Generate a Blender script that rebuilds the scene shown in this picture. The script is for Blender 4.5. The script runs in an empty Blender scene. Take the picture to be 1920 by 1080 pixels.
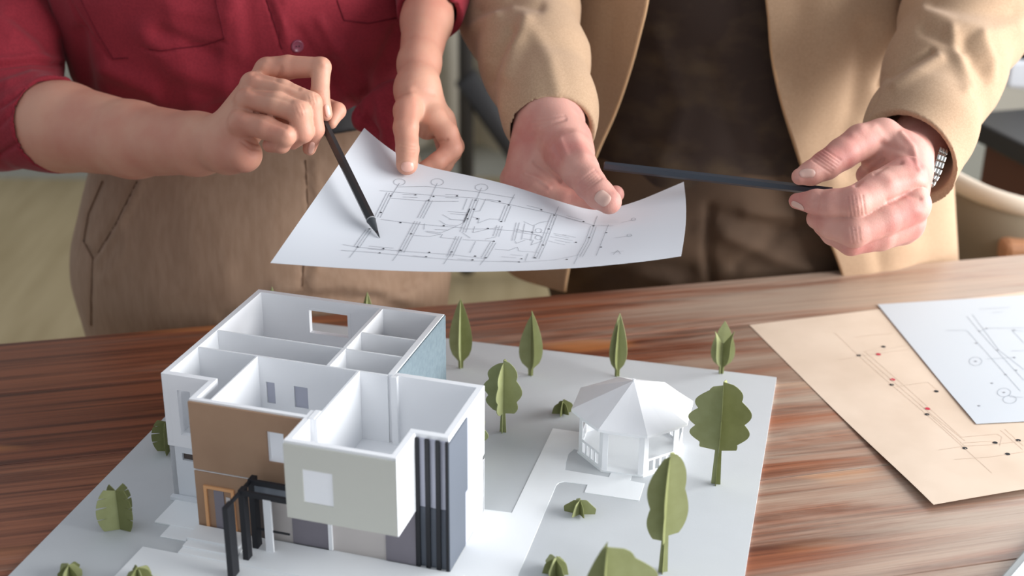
import bpy, bmesh, math, random
import numpy as np
from mathutils import Vector, Matrix
from mathutils.bvhtree import BVHTree
import openvdb as vdb

random.seed(4); RNG = np.random.default_rng(4)
SC = bpy.context.scene; COL = SC.collection
rad = math.radians

# ------------------------------------------------------------------ camera
FPX, PITCH, ROLL, HC = 2615.7, rad(23.606), rad(.617), .575      # table top is z = 0
cF = np.array([0, math.cos(PITCH), -math.sin(PITCH)]); _x = np.array([1., 0, 0]); _y = np.cross(_x, cF)
cR = _x*math.cos(ROLL)+_y*math.sin(ROLL); cU = -_x*math.sin(ROLL)+_y*math.cos(ROLL); cC = np.array([0, 0, HC])
cd = bpy.data.cameras.new('camera'); cam = bpy.data.objects.new('camera', cd); COL.objects.link(cam)
cam.matrix_world = Matrix(((cR[0], cU[0], -cF[0], 0), (cR[1], cU[1], -cF[1], 0), (cR[2], cU[2], -cF[2], HC), (0, 0, 0, 1)))
cd.sensor_width = 36; cd.lens = FPX/1920*36; cd.clip_start = .05
cd.dof.use_dof = True; cd.dof.focus_distance = 1.09; cd.dof.aperture_fstop = 5.0
SC.camera = cam

# ------------------------------------------------------------------ light
SC.view_settings.view_transform = 'Standard'; SC.view_settings.look = 'None'
SC.view_settings.gamma = 1; SC.view_settings.use_curve_mapping = False
SC.view_settings.exposure = 0.42
wd = bpy.data.worlds.new('world'); SC.world = wd; wd.use_nodes = True
wb = wd.node_tree.nodes['Background']; wb.inputs[0].default_value = (.86, .92, 1, 1); wb.inputs[1].default_value = .44
def area(name, loc, target, sx, sy, power, col):
    l = bpy.data.lights.new(name, 'AREA'); l.shape = 'RECTANGLE'; l.size = sx; l.size_y = sy; l.energy = power; l.color = col
    o = bpy.data.objects.new(name, l); COL.objects.link(o); o.location = loc
    o.rotation_euler = (Vector(target)-Vector(loc)).to_track_quat('-Z', 'Y').to_euler(); return o
area('window_light_right', (2.3, .80, .62), (0, 1.0, .12), 2.5, 1.5, 116, (.97, .985, 1))
area('window_light_back', (1.65, 3.7, 1.55), (.4, 1.0, 0), 2.5, 1.8, 45, (.95, .98, 1))

# ------------------------------------------------------------------ pixel <-> world (1920 x 1080 frame)
def ray(x, y): return cF+cR*((x-960)/FPX)+cU*((540-y)/FPX)
def W(x, y, d): return cC+ray(x, y)*d                    # point at camera depth d
def Z(x, y, z=0.):                                        # point on a horizontal plane
    q = ray(x, y); return cC+q*((z-HC)/q[2])
def Yp(x, y, Y):                                          # point on a plane y = Y
    q = ray(x, y); return cC+q*(Y/q[1])
def proj(P):
    v = np.asarray(P)-cC; d = v@cF; return 960+FPX*(v@cR)/d, 540-FPX*(v@cU)/d, d

# ------------------------------------------------------------------ materials
def srgb(r, g, b):
    f = lambda c: (c/255/12.92) if c/255 <= .04045 else ((c/255+.055)/1.055)**2.4
    return (f(r), f(g), f(b), 1)
def mat(name, col, rough=.6, spec=.5, metal=0, noise=None, bump=None, sss=0, sheen=0, trans=0, coat=0):
    m = bpy.data.materials.new(name); m.use_nodes = True; nt = m.node_tree; p = nt.nodes['Principled BSDF']
    p.inputs['Base Color'].default_value = col; p.inputs['Roughness'].default_value = rough
    p.inputs['Metallic'].default_value = metal; p.inputs['Specular IOR Level'].default_value = spec
    if sss:
        p.inputs['Subsurface Weight'].default_value = sss; p.inputs['Subsurface Radius'].default_value = (.012, .005, .003); p.inputs['Subsurface Scale'].default_value = .6
    if sheen: p.inputs['Sheen Weight'].default_value = sheen; p.inputs['Sheen Roughness'].default_value = .5
    if coat: p.inputs['Coat Weight'].default_value = coat; p.inputs['Coat Roughness'].default_value = .25
    tc = nt.nodes.new('ShaderNodeTexCoord')
    if noise:                                             # (scale, second colour, lo, hi, stretch)
        sc_, c2, lo, hi = noise[:4]; st = noise[4] if len(noise) > 4 else (1, 1, 1)
        mp = nt.nodes.new('ShaderNodeMapping'); mp.inputs['Scale'].default_value = st
        n = nt.nodes.new('ShaderNodeTexNoise'); n.inputs['Scale'].default_value = sc_; n.inputs['Detail'].default_value = 6
        r = nt.nodes.new('ShaderNodeMapRange'); r.inputs[1].default_value = lo; r.inputs[2].default_value = hi
        x = nt.nodes.new('ShaderNodeMix'); x.data_type = 'RGBA'; x.inputs[6].default_value = col; x.inputs[7].default_value = c2
        nt.links.new(tc.outputs['Object'], mp.inputs[0]); nt.links.new(mp.outputs[0], n.inputs['Vector'])
        nt.links.new(n.outputs['Fac'], r.inputs[0]); nt.links.new(r.outputs[0], x.inputs[0]); nt.links.new(x.outputs[2], p.inputs['Base Color'])
    if bump:                                              # (scale, strength, distance, stretch)
        st = bump[3] if len(bump) > 3 else (1, 1, 1)
        mp = nt.nodes.new('ShaderNodeMapping'); mp.inputs['Scale'].default_value = st
        n = nt.nodes.new('ShaderNodeTexNoise'); n.inputs['Scale'].default_value = bump[0]; n.inputs['Detail'].default_value = 4
        b = nt.nodes.new('ShaderNodeBump'); b.inputs['Strength'].default_value = bump[1]; b.inputs['Distance'].default_value = bump[2]
        nt.links.new(tc.outputs['Object'], mp.inputs[0]); nt.links.new(mp.outputs[0], n.inputs['Vector'])
        nt.links.new(n.outputs['Fac'], b.inputs['Height']); nt.links.new(b.outputs[0], p.inputs['Normal'])
    return m

def wood_mat(name, base, dark, orange, grey, off):
    m = bpy.data.materials.new(name); m.use_nodes = True; nt = m.node_tree; p = nt.nodes['Principled BSDF']; L = nt.links.new
    tc = nt.nodes.new('ShaderNodeTexCoord')
    def mapped(st, o):
        mp = nt.nodes.new('ShaderNodeMapping'); mp.inputs['Scale'].default_value = st; mp.inputs['Location'].default_value = o; L(tc.outputs['Object'], mp.inputs[0]); return mp.outputs[0]
    def noise(v, s, d=8, rgh=.6, dist=0):
        n = nt.nodes.new('ShaderNodeTexNoise'); n.inputs['Scale'].default_value = s; n.inputs['Detail'].default_value = d; n.inputs['Roughness'].default_value = rgh; n.inputs['Distortion'].default_value = dist
        L(v, n.inputs['Vector']); return n.outputs['Fac']
    def rng(v, a, b):
        r = nt.nodes.new('ShaderNodeMapRange'); r.interpolation_type = 'SMOOTHSTEP'; r.inputs[1].default_value = a; r.inputs[2].default_value = b; L(v, r.inputs[0]); return r.outputs[0]
    def mix(f, a, b):
        x = nt.nodes.new('ShaderNodeMix'); x.data_type = 'RGBA'; L(f, x.inputs[0])
        for i, c in ((6, a), (7, b)):
            if isinstance(c, tuple): x.inputs[i].default_value = c
            else: L(c, x.inputs[i])
        return x.outputs[2]
    warp = mapped((.8, 7, 1), (off, off*.7, 0))
    fine = noise(mapped((1.3, 120, 3), (off, 0, 0)), 5, 10, .72)
    mid = noise(mapped((.5, 26, 1), (off*2, 1, 0)), 5, 8, .62, .15)
    w = nt.nodes.new('ShaderNodeTexWave'); w.wave_type = 'RINGS'; w.rings_direction = 'SPHERICAL'; w.inputs['Scale'].default_value = 1.9; w.inputs['Distortion'].default_value = 3.2; w.inputs['Detail'].default_value = 3; w.inputs['Detail Scale'].default_value = 1.0
    L(warp, w.inputs['Vector'])
    knot = rng(noise(mapped((.9, 5, 1), (off*1.3, 2, 0)), 2.4, 2, .5), .50, .66)
    def mul(a, b_):
        q = nt.nodes.new('ShaderNodeMath'); q.operation = 'MULTIPLY'; L(a, q.inputs[0])
        if isinstance(b_, float): q.inputs[1].default_value = b_
        else: L(b_, q.inputs[1])
        return q.outputs[0]
    c = mix(rng(mid, .36, .66), base, dark)
    c = mix(mul(mul(rng(w.outputs['Fac'], .70, .98), knot), .75), c, orange)
    # greyish weathered patches; the x ramp paints window sheen into the table's right half
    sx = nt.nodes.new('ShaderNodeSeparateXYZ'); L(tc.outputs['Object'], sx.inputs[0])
    worn_sheen = nt.nodes.new('ShaderNodeMath'); worn_sheen.operation = 'ADD'
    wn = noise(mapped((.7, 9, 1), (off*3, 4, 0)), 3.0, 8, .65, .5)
    sheen_ramp = nt.nodes.new('ShaderNodeMapRange'); sheen_ramp.interpolation_type = 'SMOOTHSTEP'; sheen_ramp.inputs[1].default_value = -.25; sheen_ramp.inputs[2].default_value = .40; sheen_ramp.inputs[3].default_value = -.16; sheen_ramp.inputs[4].default_value = .17; L(sx.outputs[0], sheen_ramp.inputs[0])
    L(wn, worn_sheen.inputs[0]); L(sheen_ramp.outputs[0], worn_sheen.inputs[1])
    c = mix(mul(rng(worn_sheen.outputs[0], .38, .74), .85), c, grey)
    c = mix(mul(rng(fine, .45, .80), .55), c, dark)
    L(c, p.inputs['Base Color'])
    p.inputs['Roughness'].default_value = .36; p.inputs['Specular IOR Level'].default_value = .55
    b = nt.nodes.new('ShaderNodeBump'); b.inputs['Strength'].default_value = .35; b.inputs['Distance'].default_value = .0006; L(fine, b.inputs['Height']); L(b.outputs[0], p.inputs['Normal'])
    return m

M = dict(
 card=mat('white_card', srgb(246, 247, 249), .65, .3),
 paper=mat('white_paper', srgb(226, 229, 233), .7, .3),
 board=mat('grey_card', srgb(200, 203, 205), .75, .3, noise=(40, srgb(198, 201, 203), .4, .7), bump=(600, .2, .0002)),
 path=mat('path_paper', srgb(243, 245, 246), .7, .3),
 beige=mat('beige_card', srgb(206, 206, 196), .75, .3),
 brown=mat('kraft_card', srgb(172, 140, 114), .8, .3, noise=(30, srgb(163, 131, 106), .35, .7)),
 peach=mat('peach_card', srgb(226, 170, 120), .7, .3),
 greige=mat('greige_card', srgb(205, 198, 194), .75, .3),
 mauve=mat('mauve_grey_card', srgb(135, 130, 138), .75, .3),
 slate=mat('slate_card', srgb(98, 104, 114), .7, .3),
 lav=mat('lavender_card', srgb(184, 186, 200), .7, .3),
 blue=mat('blue_grey_felt', srgb(116, 130, 136), .85, .2, noise=(260, srgb(106, 120, 128), .35, .7)),
 black=mat('black_card', srgb(32, 33, 38), .6, .4),
 darkbrown=mat('dark_brown_card', srgb(92, 82, 78), .7, .3),
 glass=mat('smoked_film', srgb(110, 116, 124), .2, .5),
 green=mat('olive_card', srgb(158, 162, 116), .7, .3, noise=(90, srgb(148, 152, 104), .35, .7)),
 green2=mat('dark_olive_card', srgb(126, 130, 84), .7, .3, noise=(90, srgb(114, 118, 72), .35, .7)),
 edge=mat('pale_cut_edge', srgb(214, 206, 160), .7, .3),
 sheet=mat('drawing_paper', srgb(214, 217, 222), .6, .35),
 ink=mat('grey_ink', srgb(150, 152, 158), .7, .2),
 ink2=mat('pale_ink', srgb(158, 164, 172), .7, .2),
 dot=mat('black_ink', srgb(30, 34, 40), .7, .2),
 red=mat('red_ink', srgb(190, 50, 70), .7, .2),
 kink=mat('brown_ink', srgb(206, 188, 170), .7, .2),
 kraft=mat('parchment', srgb(222, 202, 182), .8, .2, noise=(14, srgb(208, 187, 166), .35, .72), bump=(60, .15, .0004)),
 vellum=mat('vellum', srgb(194, 200, 206), .5, .4),
 pencilblack=mat('black_lacquer', srgb(26, 25, 27), .35, .5),
 pencilblue=mat('slate_blue_lacquer', srgb(40, 47, 57), .38, .6),
 lead=mat('graphite', srgb(52, 56, 60), .35, .6),
 ringm=mat('silver_ring_paint', srgb(150, 150, 152), .35, .5),
 skin=mat('tan_skin', srgb(206, 154, 130), .52, .35, noise=(22, srgb(196, 132, 112), .38, .72), bump=(900, .25, .0004), sss=.18),
 skin2=mat('ruddy_skin', srgb(204, 152, 138), .55, .32, noise=(30, srgb(188, 118, 110), .42, .72), bump=(700, .35, .0005), sss=.18),
 nail=mat('fingernail', srgb(226, 172, 154), .3, .5, sss=.1),
 nail2=mat('pale_fingernail', srgb(208, 170, 156), .3, .5, sss=.1),
 shirt=mat('crimson_cloth', srgb(142, 38, 50), .8, .25, noise=(500, srgb(132, 33, 45), .4, .6), bump=(1500, .15, .0003), sheen=.08),
 shirtseam=mat('crimson_seam', srgb(104, 24, 36), .8, .2),
 button=mat('plum_button', srgb(136, 66, 84), .3, .5),
 chino=mat('tan_twill', srgb(160, 132, 110), .85, .25, noise=(60, srgb(148, 120, 98), .35, .7, (3, 3, .5)), bump=(900, .3, .0004), sheen=.1),
 chinoseam=mat('tan_seam', srgb(112, 86, 68), .85, .2),
 belt=mat('black_leather', srgb(24, 24, 28), .45, .5),
 jacket=mat('camel_cotton', srgb(180, 150, 122), .9, .2, noise=(700, srgb(170, 140, 112), .4, .6), bump=(1800, .2, .0003), sheen=.1),
 jacketedge=mat('camel_piping', srgb(198, 160, 122), .85, .25),
 lining=mat('dark_lining', srgb(40, 34, 32), .6, .4),
 sweater=mat('charcoal_knit', srgb(62, 51, 46), .95, .15, noise=(22, srgb(84, 70, 56), .45, .75, (1, 1, 1.6)), bump=(700, .4, .0008)),
 trousers=mat('dark_brown_cloth', srgb(94, 74, 58), .85, .25, noise=(8, srgb(72, 56, 44), .4, .7)),
 steel=mat('steel', srgb(190, 190, 186), .28, .5, metal=1),
 floorw=mat('oak_floor', srgb(176, 158, 124), .5, .4, noise=(5, srgb(160, 142, 108), .3, .7, (6, .6, 1))),
 wall=mat('grey_plaster', srgb(176, 172, 162), .9, .2),
 wallpanel=mat('grey_paint', srgb(150, 150, 142), .8, .2),
 darkmetal=mat('dark_metal', srgb(52, 50, 50), .5, .4),
 curtain=mat('pale_curtain', srgb(188, 184, 174), .9, .2),
 deskblack=mat('black_laminate', srgb(48, 46, 45), .5, .4),
 deskbrown=mat('walnut_panel', srgb(104, 64, 44), .6, .4),
 cream=mat('cream_leather', srgb(206, 192, 174), .6, .4),
 taupe=mat('taupe_fabric', srgb(128, 116, 98), .9, .2),
 beech=mat('beech_wood', srgb(184, 134, 100), .5, .4),
 white=mat('white_plastic', srgb(240, 244, 250), .35, .5),
)

# ------------------------------------------------------------------ object helpers
def link(name, me, m, parent=None, smooth=False):
    o = bpy.data.objects.new(name, me); COL.objects.link(o)
    if m: me.materials.append(m if not isinstance(m, str) else M[m])
    if smooth: me.polygons.foreach_set('use_smooth', [True]*len(me.polygons))
    if parent: o.parent = parent
    return o
def pyd(name, V, Fc, m, parent=None, smooth=False):
    me = bpy.data.meshes.new(name); me.from_pydata([tuple(map(float, v)) for v in V], [], Fc); me.update()
    bm = bmesh.new(); bm.from_mesh(me); bmesh.ops.recalc_face_normals(bm, faces=bm.faces); bm.to_mesh(me); bm.free()
    return link(name, me, m, parent, smooth)
class MB:
    def __init__(s): s.V = []; s.F = []
    def add(s, V, F):
        n = len(s.V); s.V += [tuple(map(float, v)) for v in V]; s.F += [tuple(n+i for i in f) for f in F]; return s
    def box(s, x0, x1, y0, y1, z0, z1):
        return s.add([(x0, y0, z0), (x1, y0, z0), (x1, y1, z0), (x0, y1, z0), (x0, y0, z1), (x1, y0, z1), (x1, y1, z1), (x0, y1, z1)],
                     [(0, 3, 2, 1), (4, 5, 6, 7), (0, 1, 5, 4), (1, 2, 6, 5), (2, 3, 7, 6), (3, 0, 4, 7)])
    def prism(s, pts, z0, z1):                            # vertical extrusion of an xy outline
        n = len(pts)
        return s.add([(p[0], p[1], z0) for p in pts]+[(p[0], p[1], z1) for p in pts],
                     [tuple(range(n))[::-1], tuple(range(n, 2*n))]+[(i, (i+1) % n, n+(i+1) % n, n+i) for i in range(n)])
    def slab(s, pts, nrm, t):                             # extrude a 3D polygon along nrm by t (centred)
        n = len(pts); N = np.array(nrm)*t/2
        return s.add([np.array(p)-N for p in pts]+[np.array(p)+N for p in pts],
                     [tuple(range(n))[::-1], tuple(range(n, 2*n))]+[(i, (i+1) % n, n+(i+1) % n, n+i) for i in range(n)])
    def tube(s, pts, rs, n=12, cap=True):
        pts = [np.array(p, float) for p in pts]; rs = rs if hasattr(rs, '__len__') else [rs]*len(pts)
        V = []; ref = np.array([.13, .37, .92])
        for i, p in enumerate(pts):
            t = pts[min(i+1, len(pts)-1)]-pts[max(i-1, 0)]; t = t/np.linalg.norm(t)
            a = np.cross(t, ref); a /= np.linalg.norm(a); b = np.cross(t, a)
            V += [p+rs[i]*(a*math.cos(2*math.pi*k/n)+b*math.sin(2*math.pi*k/n)) for k in range(n)]
        F = [(i*n+k, i*n+(k+1) % n, (i+1)*n+(k+1) % n, (i+1)*n+k) for i in range(len(pts)-1) for k in range(n)]
        if cap: F += [tuple(range(n))[::-1], tuple(range((len(pts)-1)*n, len(pts)*n))]
        return s.add(V, F)
    def obj(s, name, m, parent=None, smooth=False, bevel=0):
        o = pyd(name, s.V, s.F, m, parent, smooth)
        if bevel:
            b = o.modifiers.new('bevel', 'BEVEL'); b.width = bevel; b.segments = 2; b.limit_method = 'ANGLE'
        return o
def empty(name, loc, rz=0, parent=None):
    o = bpy.data.objects.new(name, None); COL.objects.link(o); o.location = loc; o.rotation_euler = (0, 0, rz); o.empty_display_size = .02
    if parent: o.parent = parent
    return o
def tag(o, label=None, cat=None, group=None, kind=None):
    for k, v in (('label', label), ('category', cat), ('group', group), ('kind', kind)):
        if v: o[k] = v
    return o

# ------------------------------------------------------------------ signed-distance modelling
class SDF:
    def __init__(s, lo, hi, h):
        s.h = h; s.lo = np.array(lo, float); s.n = np.ceil((np.array(hi)-s.lo)/h).astype(int)+1
        s.D = np.full(s.n, .06, np.float32); s.ax = [(s.lo[i]+np.arange(s.n[i])*h).astype(np.float32) for i in range(3)]
    def region(s, lo, hi):
        a = np.clip(np.floor((lo-s.lo)/s.h).astype(int), 0, s.n); b = np.clip(np.ceil((hi-s.lo)/s.h).astype(int)+1, 0, s.n)
        return tuple(slice(a[i], b[i]) for i in range(3))
    def cone(s, a, b, r1, r2, k=.004, D=None, sc=(1, 1, 1), op='u'):
        D = s.D if D is None else D
        a = np.array(a, float); b = np.array(b, float); sc = np.array(sc, float); pad = max(r1, r2)*sc.max()+k+.014
        sl = s.region(np.minimum(a, b)-pad, np.maximum(a, b)+pad)
        X = s.ax[0][sl[0]][:, None, None]; Y = s.ax[1][sl[1]][None, :, None]; Zz = s.ax[2][sl[2]][None, None, :]
        A = a/sc; B = b/sc-A; q = float(B@B)+1e-12
        px, py, pz = X/sc[0]-A[0], Y/sc[1]-A[1], Zz/sc[2]-A[2]
        t = np.clip((px*B[0]+py*B[1]+pz*B[2])/q, 0, 1)
        d = (np.sqrt((px-t*B[0])**2+(py-t*B[1])**2+(pz-t*B[2])**2)-(r1+(r2-r1)*t))*min(sc)
        o = D[sl]
        if op == 'u': D[sl] = smin(o, d, k)
        elif op == 's': D[sl] = -smin(-o, d, k)
    def cut(s, p, n):                                     # keep the side n points away from
        n = np.array(n, float); n /= np.linalg.norm(n); c = float(np.dot(n, p))
        d = s.ax[0][:, None, None]*n[0]+s.ax[1][None, :, None]*n[1]+s.ax[2][None, None, :]*n[2]-c
        s.D = np.maximum(s.D, d)
    def mesh(s):
        g = vdb.FloatGrid(.06); g.copyFromArray(s.D.astype(np.float64)); P, T, Q = g.convertToPolygons(0.0, 0.0)
        return P*s.h+s.lo, [tuple(map(int, t)) for t in T]+[tuple(map(int, q)) for q in Q]
def smin(a, b, k):
    h = np.clip(.5+.5*(b-a)/k, 0, 1); return b*(1-h)+a*h-k*h*(1-h)

def normals(me):
    n = np.empty(len(me.vertices)*3); me.vertex_normals.foreach_get('vector', n); return n.reshape(-1, 3)
def creases(me, segs):
    """real folds: push vertices that face the camera along their normal near traced fold lines"""
    n = len(me.vertices); P = np.empty(n*3); me.vertices.foreach_get('co', P); P = P.reshape(-1, 3); N = normals(me)
    v = P-cC; d = v@cF; x = 960+FPX*(v@cR)/d; y = 540-FPX*(v@cU)/d
    face = np.clip(-(N*v).sum(1)/np.linalg.norm(v, axis=1)*2.5+.1, 0, 1); off = np.zeros(n)
    for s in segs:
        pts = s[0]; w, dep = s[1], s[2]; best = np.full(n, 1e9)
        for (x0, y0), (x1, y1) in zip(pts[:-1], pts[1:]):
            L2 = (x1-x0)**2+(y1-y0)**2; t = np.clip(((x-x0)*(x1-x0)+(y-y0)*(y1-y0))/L2, 0, 1)
            best = np.minimum(best, np.hypot(x-x0-t*(x1-x0), y-y0-t*(y1-y0)))
        off += dep*np.exp(-(best/w)**2)
    P = P+N*(off*face)[:, None]; me.vertices.foreach_set('co', P.ravel()); me.update()
def wrinkle(me, amp, freq, seed, st=(1, 1, 1), zlo=-9, zhi=9):
    r = np.random.default_rng(seed); n = len(me.vertices); P = np.empty(n*3); me.vertices.foreach_get('co', P); P = P.reshape(-1, 3); N = normals(me)
    Q = P*np.array(st); o = np.zeros(n)
    for k in range(7):
        a = r.normal(size=3); a /= np.linalg.norm(a); b = r.normal(size=3); b /= np.linalg.norm(b); f_ = freq*(.6+.25*k)
        o += amp/(1+.35*k)*(1-1.6*np.abs(np.sin(Q@a*f_+1.4*np.sin(Q@b*f_*.7+k)+k*2)))
    w = np.clip((P[:, 2]-zlo)/.03, 0, 1)*np.clip((zhi-P[:, 2])/.03, 0, 1)
    P = P+N*(o*w)[:, None]; me.vertices.foreach_set('co', P.ravel()); me.update()
def bvh(me): return BVHTree.FromPolygons([v.co for v in me.vertices], [tuple(p.vertices) for p in me.polygons])
def hit(tree, x, y):
    q = Vector(ray(x, y)).normalized(); return tree.ray_cast(Vector(cC), q)
def join(parts):
    V = []; F = []
    for v, f in parts:
        n = len(V); V += [tuple(p) for p in v]; F += [tuple(n+i for i in q) for q in f]
    return V, F

# ================================================================== SETTING
tag(MB().box(-3.5, 4.5, -1.5, 4.3, -.80, -.75).obj('floor', 'floorw'), kind='structure')
tag(MB().box(-3.5, 4.5, 3.86, 3.98, -.75, 2.2).obj('wall_back', 'wall'), kind='structure')
tag(MB().box(-3.5, 4.5, 3.83, 3.86, -.75, -.64).obj('baseboard_back', 'wallpanel'), kind='structure')
tag(MB().box(-3.6, -.42, 3.78, 3.83, -.75, .9).obj('trim_1', 'wallpanel'), kind='structure')

# ================================================================== TABLE
TY = rad(13.5)
ta = empty('wooden_table', (0, 1.2883, -.75), TY)
tag(ta, 'reddish brown stained wooden table with visible grain carrying the model and papers', 'table')
pal = [(srgb(150, 88, 60), srgb(92, 50, 34), srgb(206, 136, 78), srgb(184, 164, 146)),
       (srgb(140, 80, 54), srgb(84, 45, 31), srgb(196, 126, 72), srgb(174, 154, 136)),
       (srgb(158, 98, 70), srgb(100, 57, 40), srgb(210, 142, 84), srgb(190, 172, 154))]
yy = 0; wds = [.105, .125, .15, .14, .13, .15, .12]
for i, w in enumerate(wds):
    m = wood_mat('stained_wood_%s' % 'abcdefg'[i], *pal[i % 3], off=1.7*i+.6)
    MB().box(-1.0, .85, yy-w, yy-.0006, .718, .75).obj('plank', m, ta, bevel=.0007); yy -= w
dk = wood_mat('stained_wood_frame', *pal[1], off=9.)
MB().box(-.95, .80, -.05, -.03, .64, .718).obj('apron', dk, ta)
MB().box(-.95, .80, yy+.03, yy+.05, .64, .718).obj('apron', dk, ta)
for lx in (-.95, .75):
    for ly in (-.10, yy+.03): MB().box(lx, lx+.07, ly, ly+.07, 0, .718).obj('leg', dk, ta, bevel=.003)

# ================================================================== MODEL BOARD
BZ = .003; BY = rad(-13.6562)
def bo(x, y): return (-.2551+x*math.cos(BY)-y*math.sin(BY), .9049+x*math.sin(BY)+y*math.cos(BY))
bd = empty('model_base_board', (-.2551, .9049, 0), BY)
tag(bd, 'large light grey cardboard base board under the architectural model', 'board')
MB().box(-.0643, .4296, -.32, .3211, 0, BZ).obj('board', 'board', bd)
def bl(p):                                               # world xy -> board local
    x, y = p[0]+.2551, p[1]-.9049; return (x*math.cos(BY)+y*math.sin(BY), -x*math.sin(BY)+y*math.cos(BY))
def onb(pts): return [bl(Z(x, y, .004)[:2]) for x, y in pts]
path_px = [(1036.7, 801.7), (1090, 809.3), (1088, 841.7), (1076, 841), (1066, 850), (1061, 866), (1060, 880), (1141.7, 893.3), (1146.7, 883), (1150, 875), (1175, 878), (1185, 888), (1181.7, 900), (1208.3, 905), (1198, 937.3), (1096, 921.7), (1101.7, 907.3), (1058, 901.7), (1049, 903), (1043, 908), (970, 1080), (930, 1180), (600, 1180), (640, 940), (906.7, 953.3), (960, 960)]
MB().prism(onb(path_px), BZ, BZ+.0004).obj('path_sheet', 'path', bd)

# ================================================================== HOUSE MODEL
HY = rad(-16.3525)
hs = empty('house_model', (-.2551, .9049, BZ), HY)
tag(hs, 'white card two storey house model without a roof, brown and beige front panels', 'model house')
def B(name, m, *bs, bevel=.00025):
    mb = MB()
    for b in bs: mb.box(b[0], b[1], b[2], b[3], b[4]-BZ, b[5]-BZ)
    return mb.obj(name, m, hs, bevel=bevel if len(bs) == 1 else 0)
Wd, yA, yP, H, Hm, xT, yS, xR, xL, yF, zB, xb, yB = .1628, .1598, .0487, .109, .0524, .2306, -.0265, .2068, .1267, -.0629, .0492, .0385, -.0302
t = .0048
# upper storey shell
B('upper_wall', 'card', (0, t, 0, yA, Hm, H))
B('upper_wall', 'card', (t, Wd, yA-t, yA, Hm, .0782), (t, .0470, yA-t, yA, .0782, .0986), (.0810, Wd, yA-t, yA, .0782, .0986), (t, Wd, yA-t, yA, .0986, H))
B('window_frame', 'card', (.0445, .0470, yA-t-.0002, yA-t, .0762, .1006), (.0810, .0835, yA-t-.0002, yA-t, .0762, .1006), (.0470, .0810, yA-t-.0002, yA-t, .0986, .1006), (.0470, .0810, yA-t-.0002, yA-t, .0762, .0782))
B('upper_wall', 'card', (Wd-t, Wd, yP, yA-t, Hm, H))
B('blue_panel', 'blue', (Wd, Wd+.0012, yP+.001, yA, .004, H-.0006))['label'] = 'blue-grey outer wall panel'
B('upper_wall', 'card', (t, .0119, 0, t, Hm, H), (.0224, .0432, 0, t, Hm, H), (.0119, .0224, 0, t, Hm, .0592), (.0119, .0224, 0, t, .0970, H))
B('upper_wall', 'card', (xb, xb+t, yB+.001, 0, Hm, H))
B('upper_wall', 'card', (xb+t, .0980, yB+.001, yB+.0045, Hm, H), (.1110, .1330, yB+.001, yB+.0045, Hm, H), (.0980, .1110, yB+.001, yB+.0045, Hm, .0693), (.0980, .1110, yB+.001, yB+.0045, .0940, H))
B('upper_facade_panel', 'brown', (xb, .0980, yB-.0008, yB+.001, .0535, H-.0015), (.1110, xL, yB-.0008, yB+.001, .0535, H-.0015), (.0980, .1110, yB-.0008, yB+.001, .0535, .0693), (.0980, .1110, yB-.0008, yB+.001, .0940, H-.0015))['label'] = 'brown card facade panel'
B('lower_facade_panel', 'brown', (xb, .0880, yB-.0008, yB+.001, .0045, .0518))['label'] = 'brown card facade panel'
B('floor_slab', 'card', (0, Wd, 0, yA, zB-.0002, Hm), (xb, xR-.001, yB, 0, zB-.0002, Hm), (xR-.001, xT-.0005, yS, 0, zB-.0002, Hm), (Wd, xT, 0, yP, zB-.0002, Hm), (xL, xR, yF, yB, zB, Hm))
# partitions
pt = .0016
B('partition', 'card', (t, Wd-t, .0782, .0782+pt, Hm, H-.0004))
B('partition', 'card', (t, Wd-t, yP-pt, yP, Hm, .0699), (t, .0597, yP-pt, yP, .0699, .0880), (.0668, .0825, yP-pt, yP, .0699, .0880), (.0938, Wd-t, yP-pt, yP, .0699, .0880), (t, Wd-t, yP-pt, yP, .0880, H-.0004))
B('partition', 'card', (.1095, .1095+.0028, yP, .0785, Hm, H), (.1095, .1123, .0798, yA-t, Hm, H))
B('partition', 'card', (.1123, Wd-t, .1085, .1085+pt, Hm, H-.0004))
B('partition', 'card', (.0530, .0530+pt, yB+.0045, yP-pt, Hm, H-.0004))
B('partition', 'card', (.1345, .1345+.0022, yB, yP-pt, Hm, H))
B('inner_door', 'lav', (.0600, .0664, yP-.0006, yP-.0001, .0699, .0875))
B('inner_door', 'lav', (.0828, .0935, yP-.0006, yP-.0001, .0699, .0878))
B('corner_post', 'card', (Wd-.0012, Wd+.0035, yP-.004, yP+.0005, Hm, H))
# projecting box
B('box_wall', 'card', (xL, xL+t, yF+t, yB+.012, zB, H-.0001))
B('box_wall', 'card', (xR-t, xR, yF+t, yS, zB, H-.0001))
B('box_wall', 'card', (xL, xR, yF+.0008, yF+t, zB, .0640), (xL, .1398, yF+.0008, yF+t, .0640, .0897), (.1615, xR, yF+.0008, yF+t, .0640, .0897), (xL, xR, yF+.0008, yF+t, .0897, H))
B('box_front_panel', 'beige', (xL, xR-.0002, yF-.0006, yF+.0008, zB+.0004, .0640), (xL, .1398, yF-.0006, yF+.0008, .0640, .0897), (.1615, xR-.0002, yF-.0006, yF+.0008, .0640, .0897), (xL, xR-.0002, yF-.0006, yF+.0008, .0897, H-.002))['label'] = 'pale beige front panel'
B('window_pane', 'card', (.1398, .1615, yF-.0002, yF+.0008, .0640, .0897))
B('box_side_panel', 'card', (xR, xR+.0006, yF-.0004, yS, zB, H-.001))
B('lintel', 'card', (.1300, .1345, yB, -.0175, Hm, H+.0003))
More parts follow.
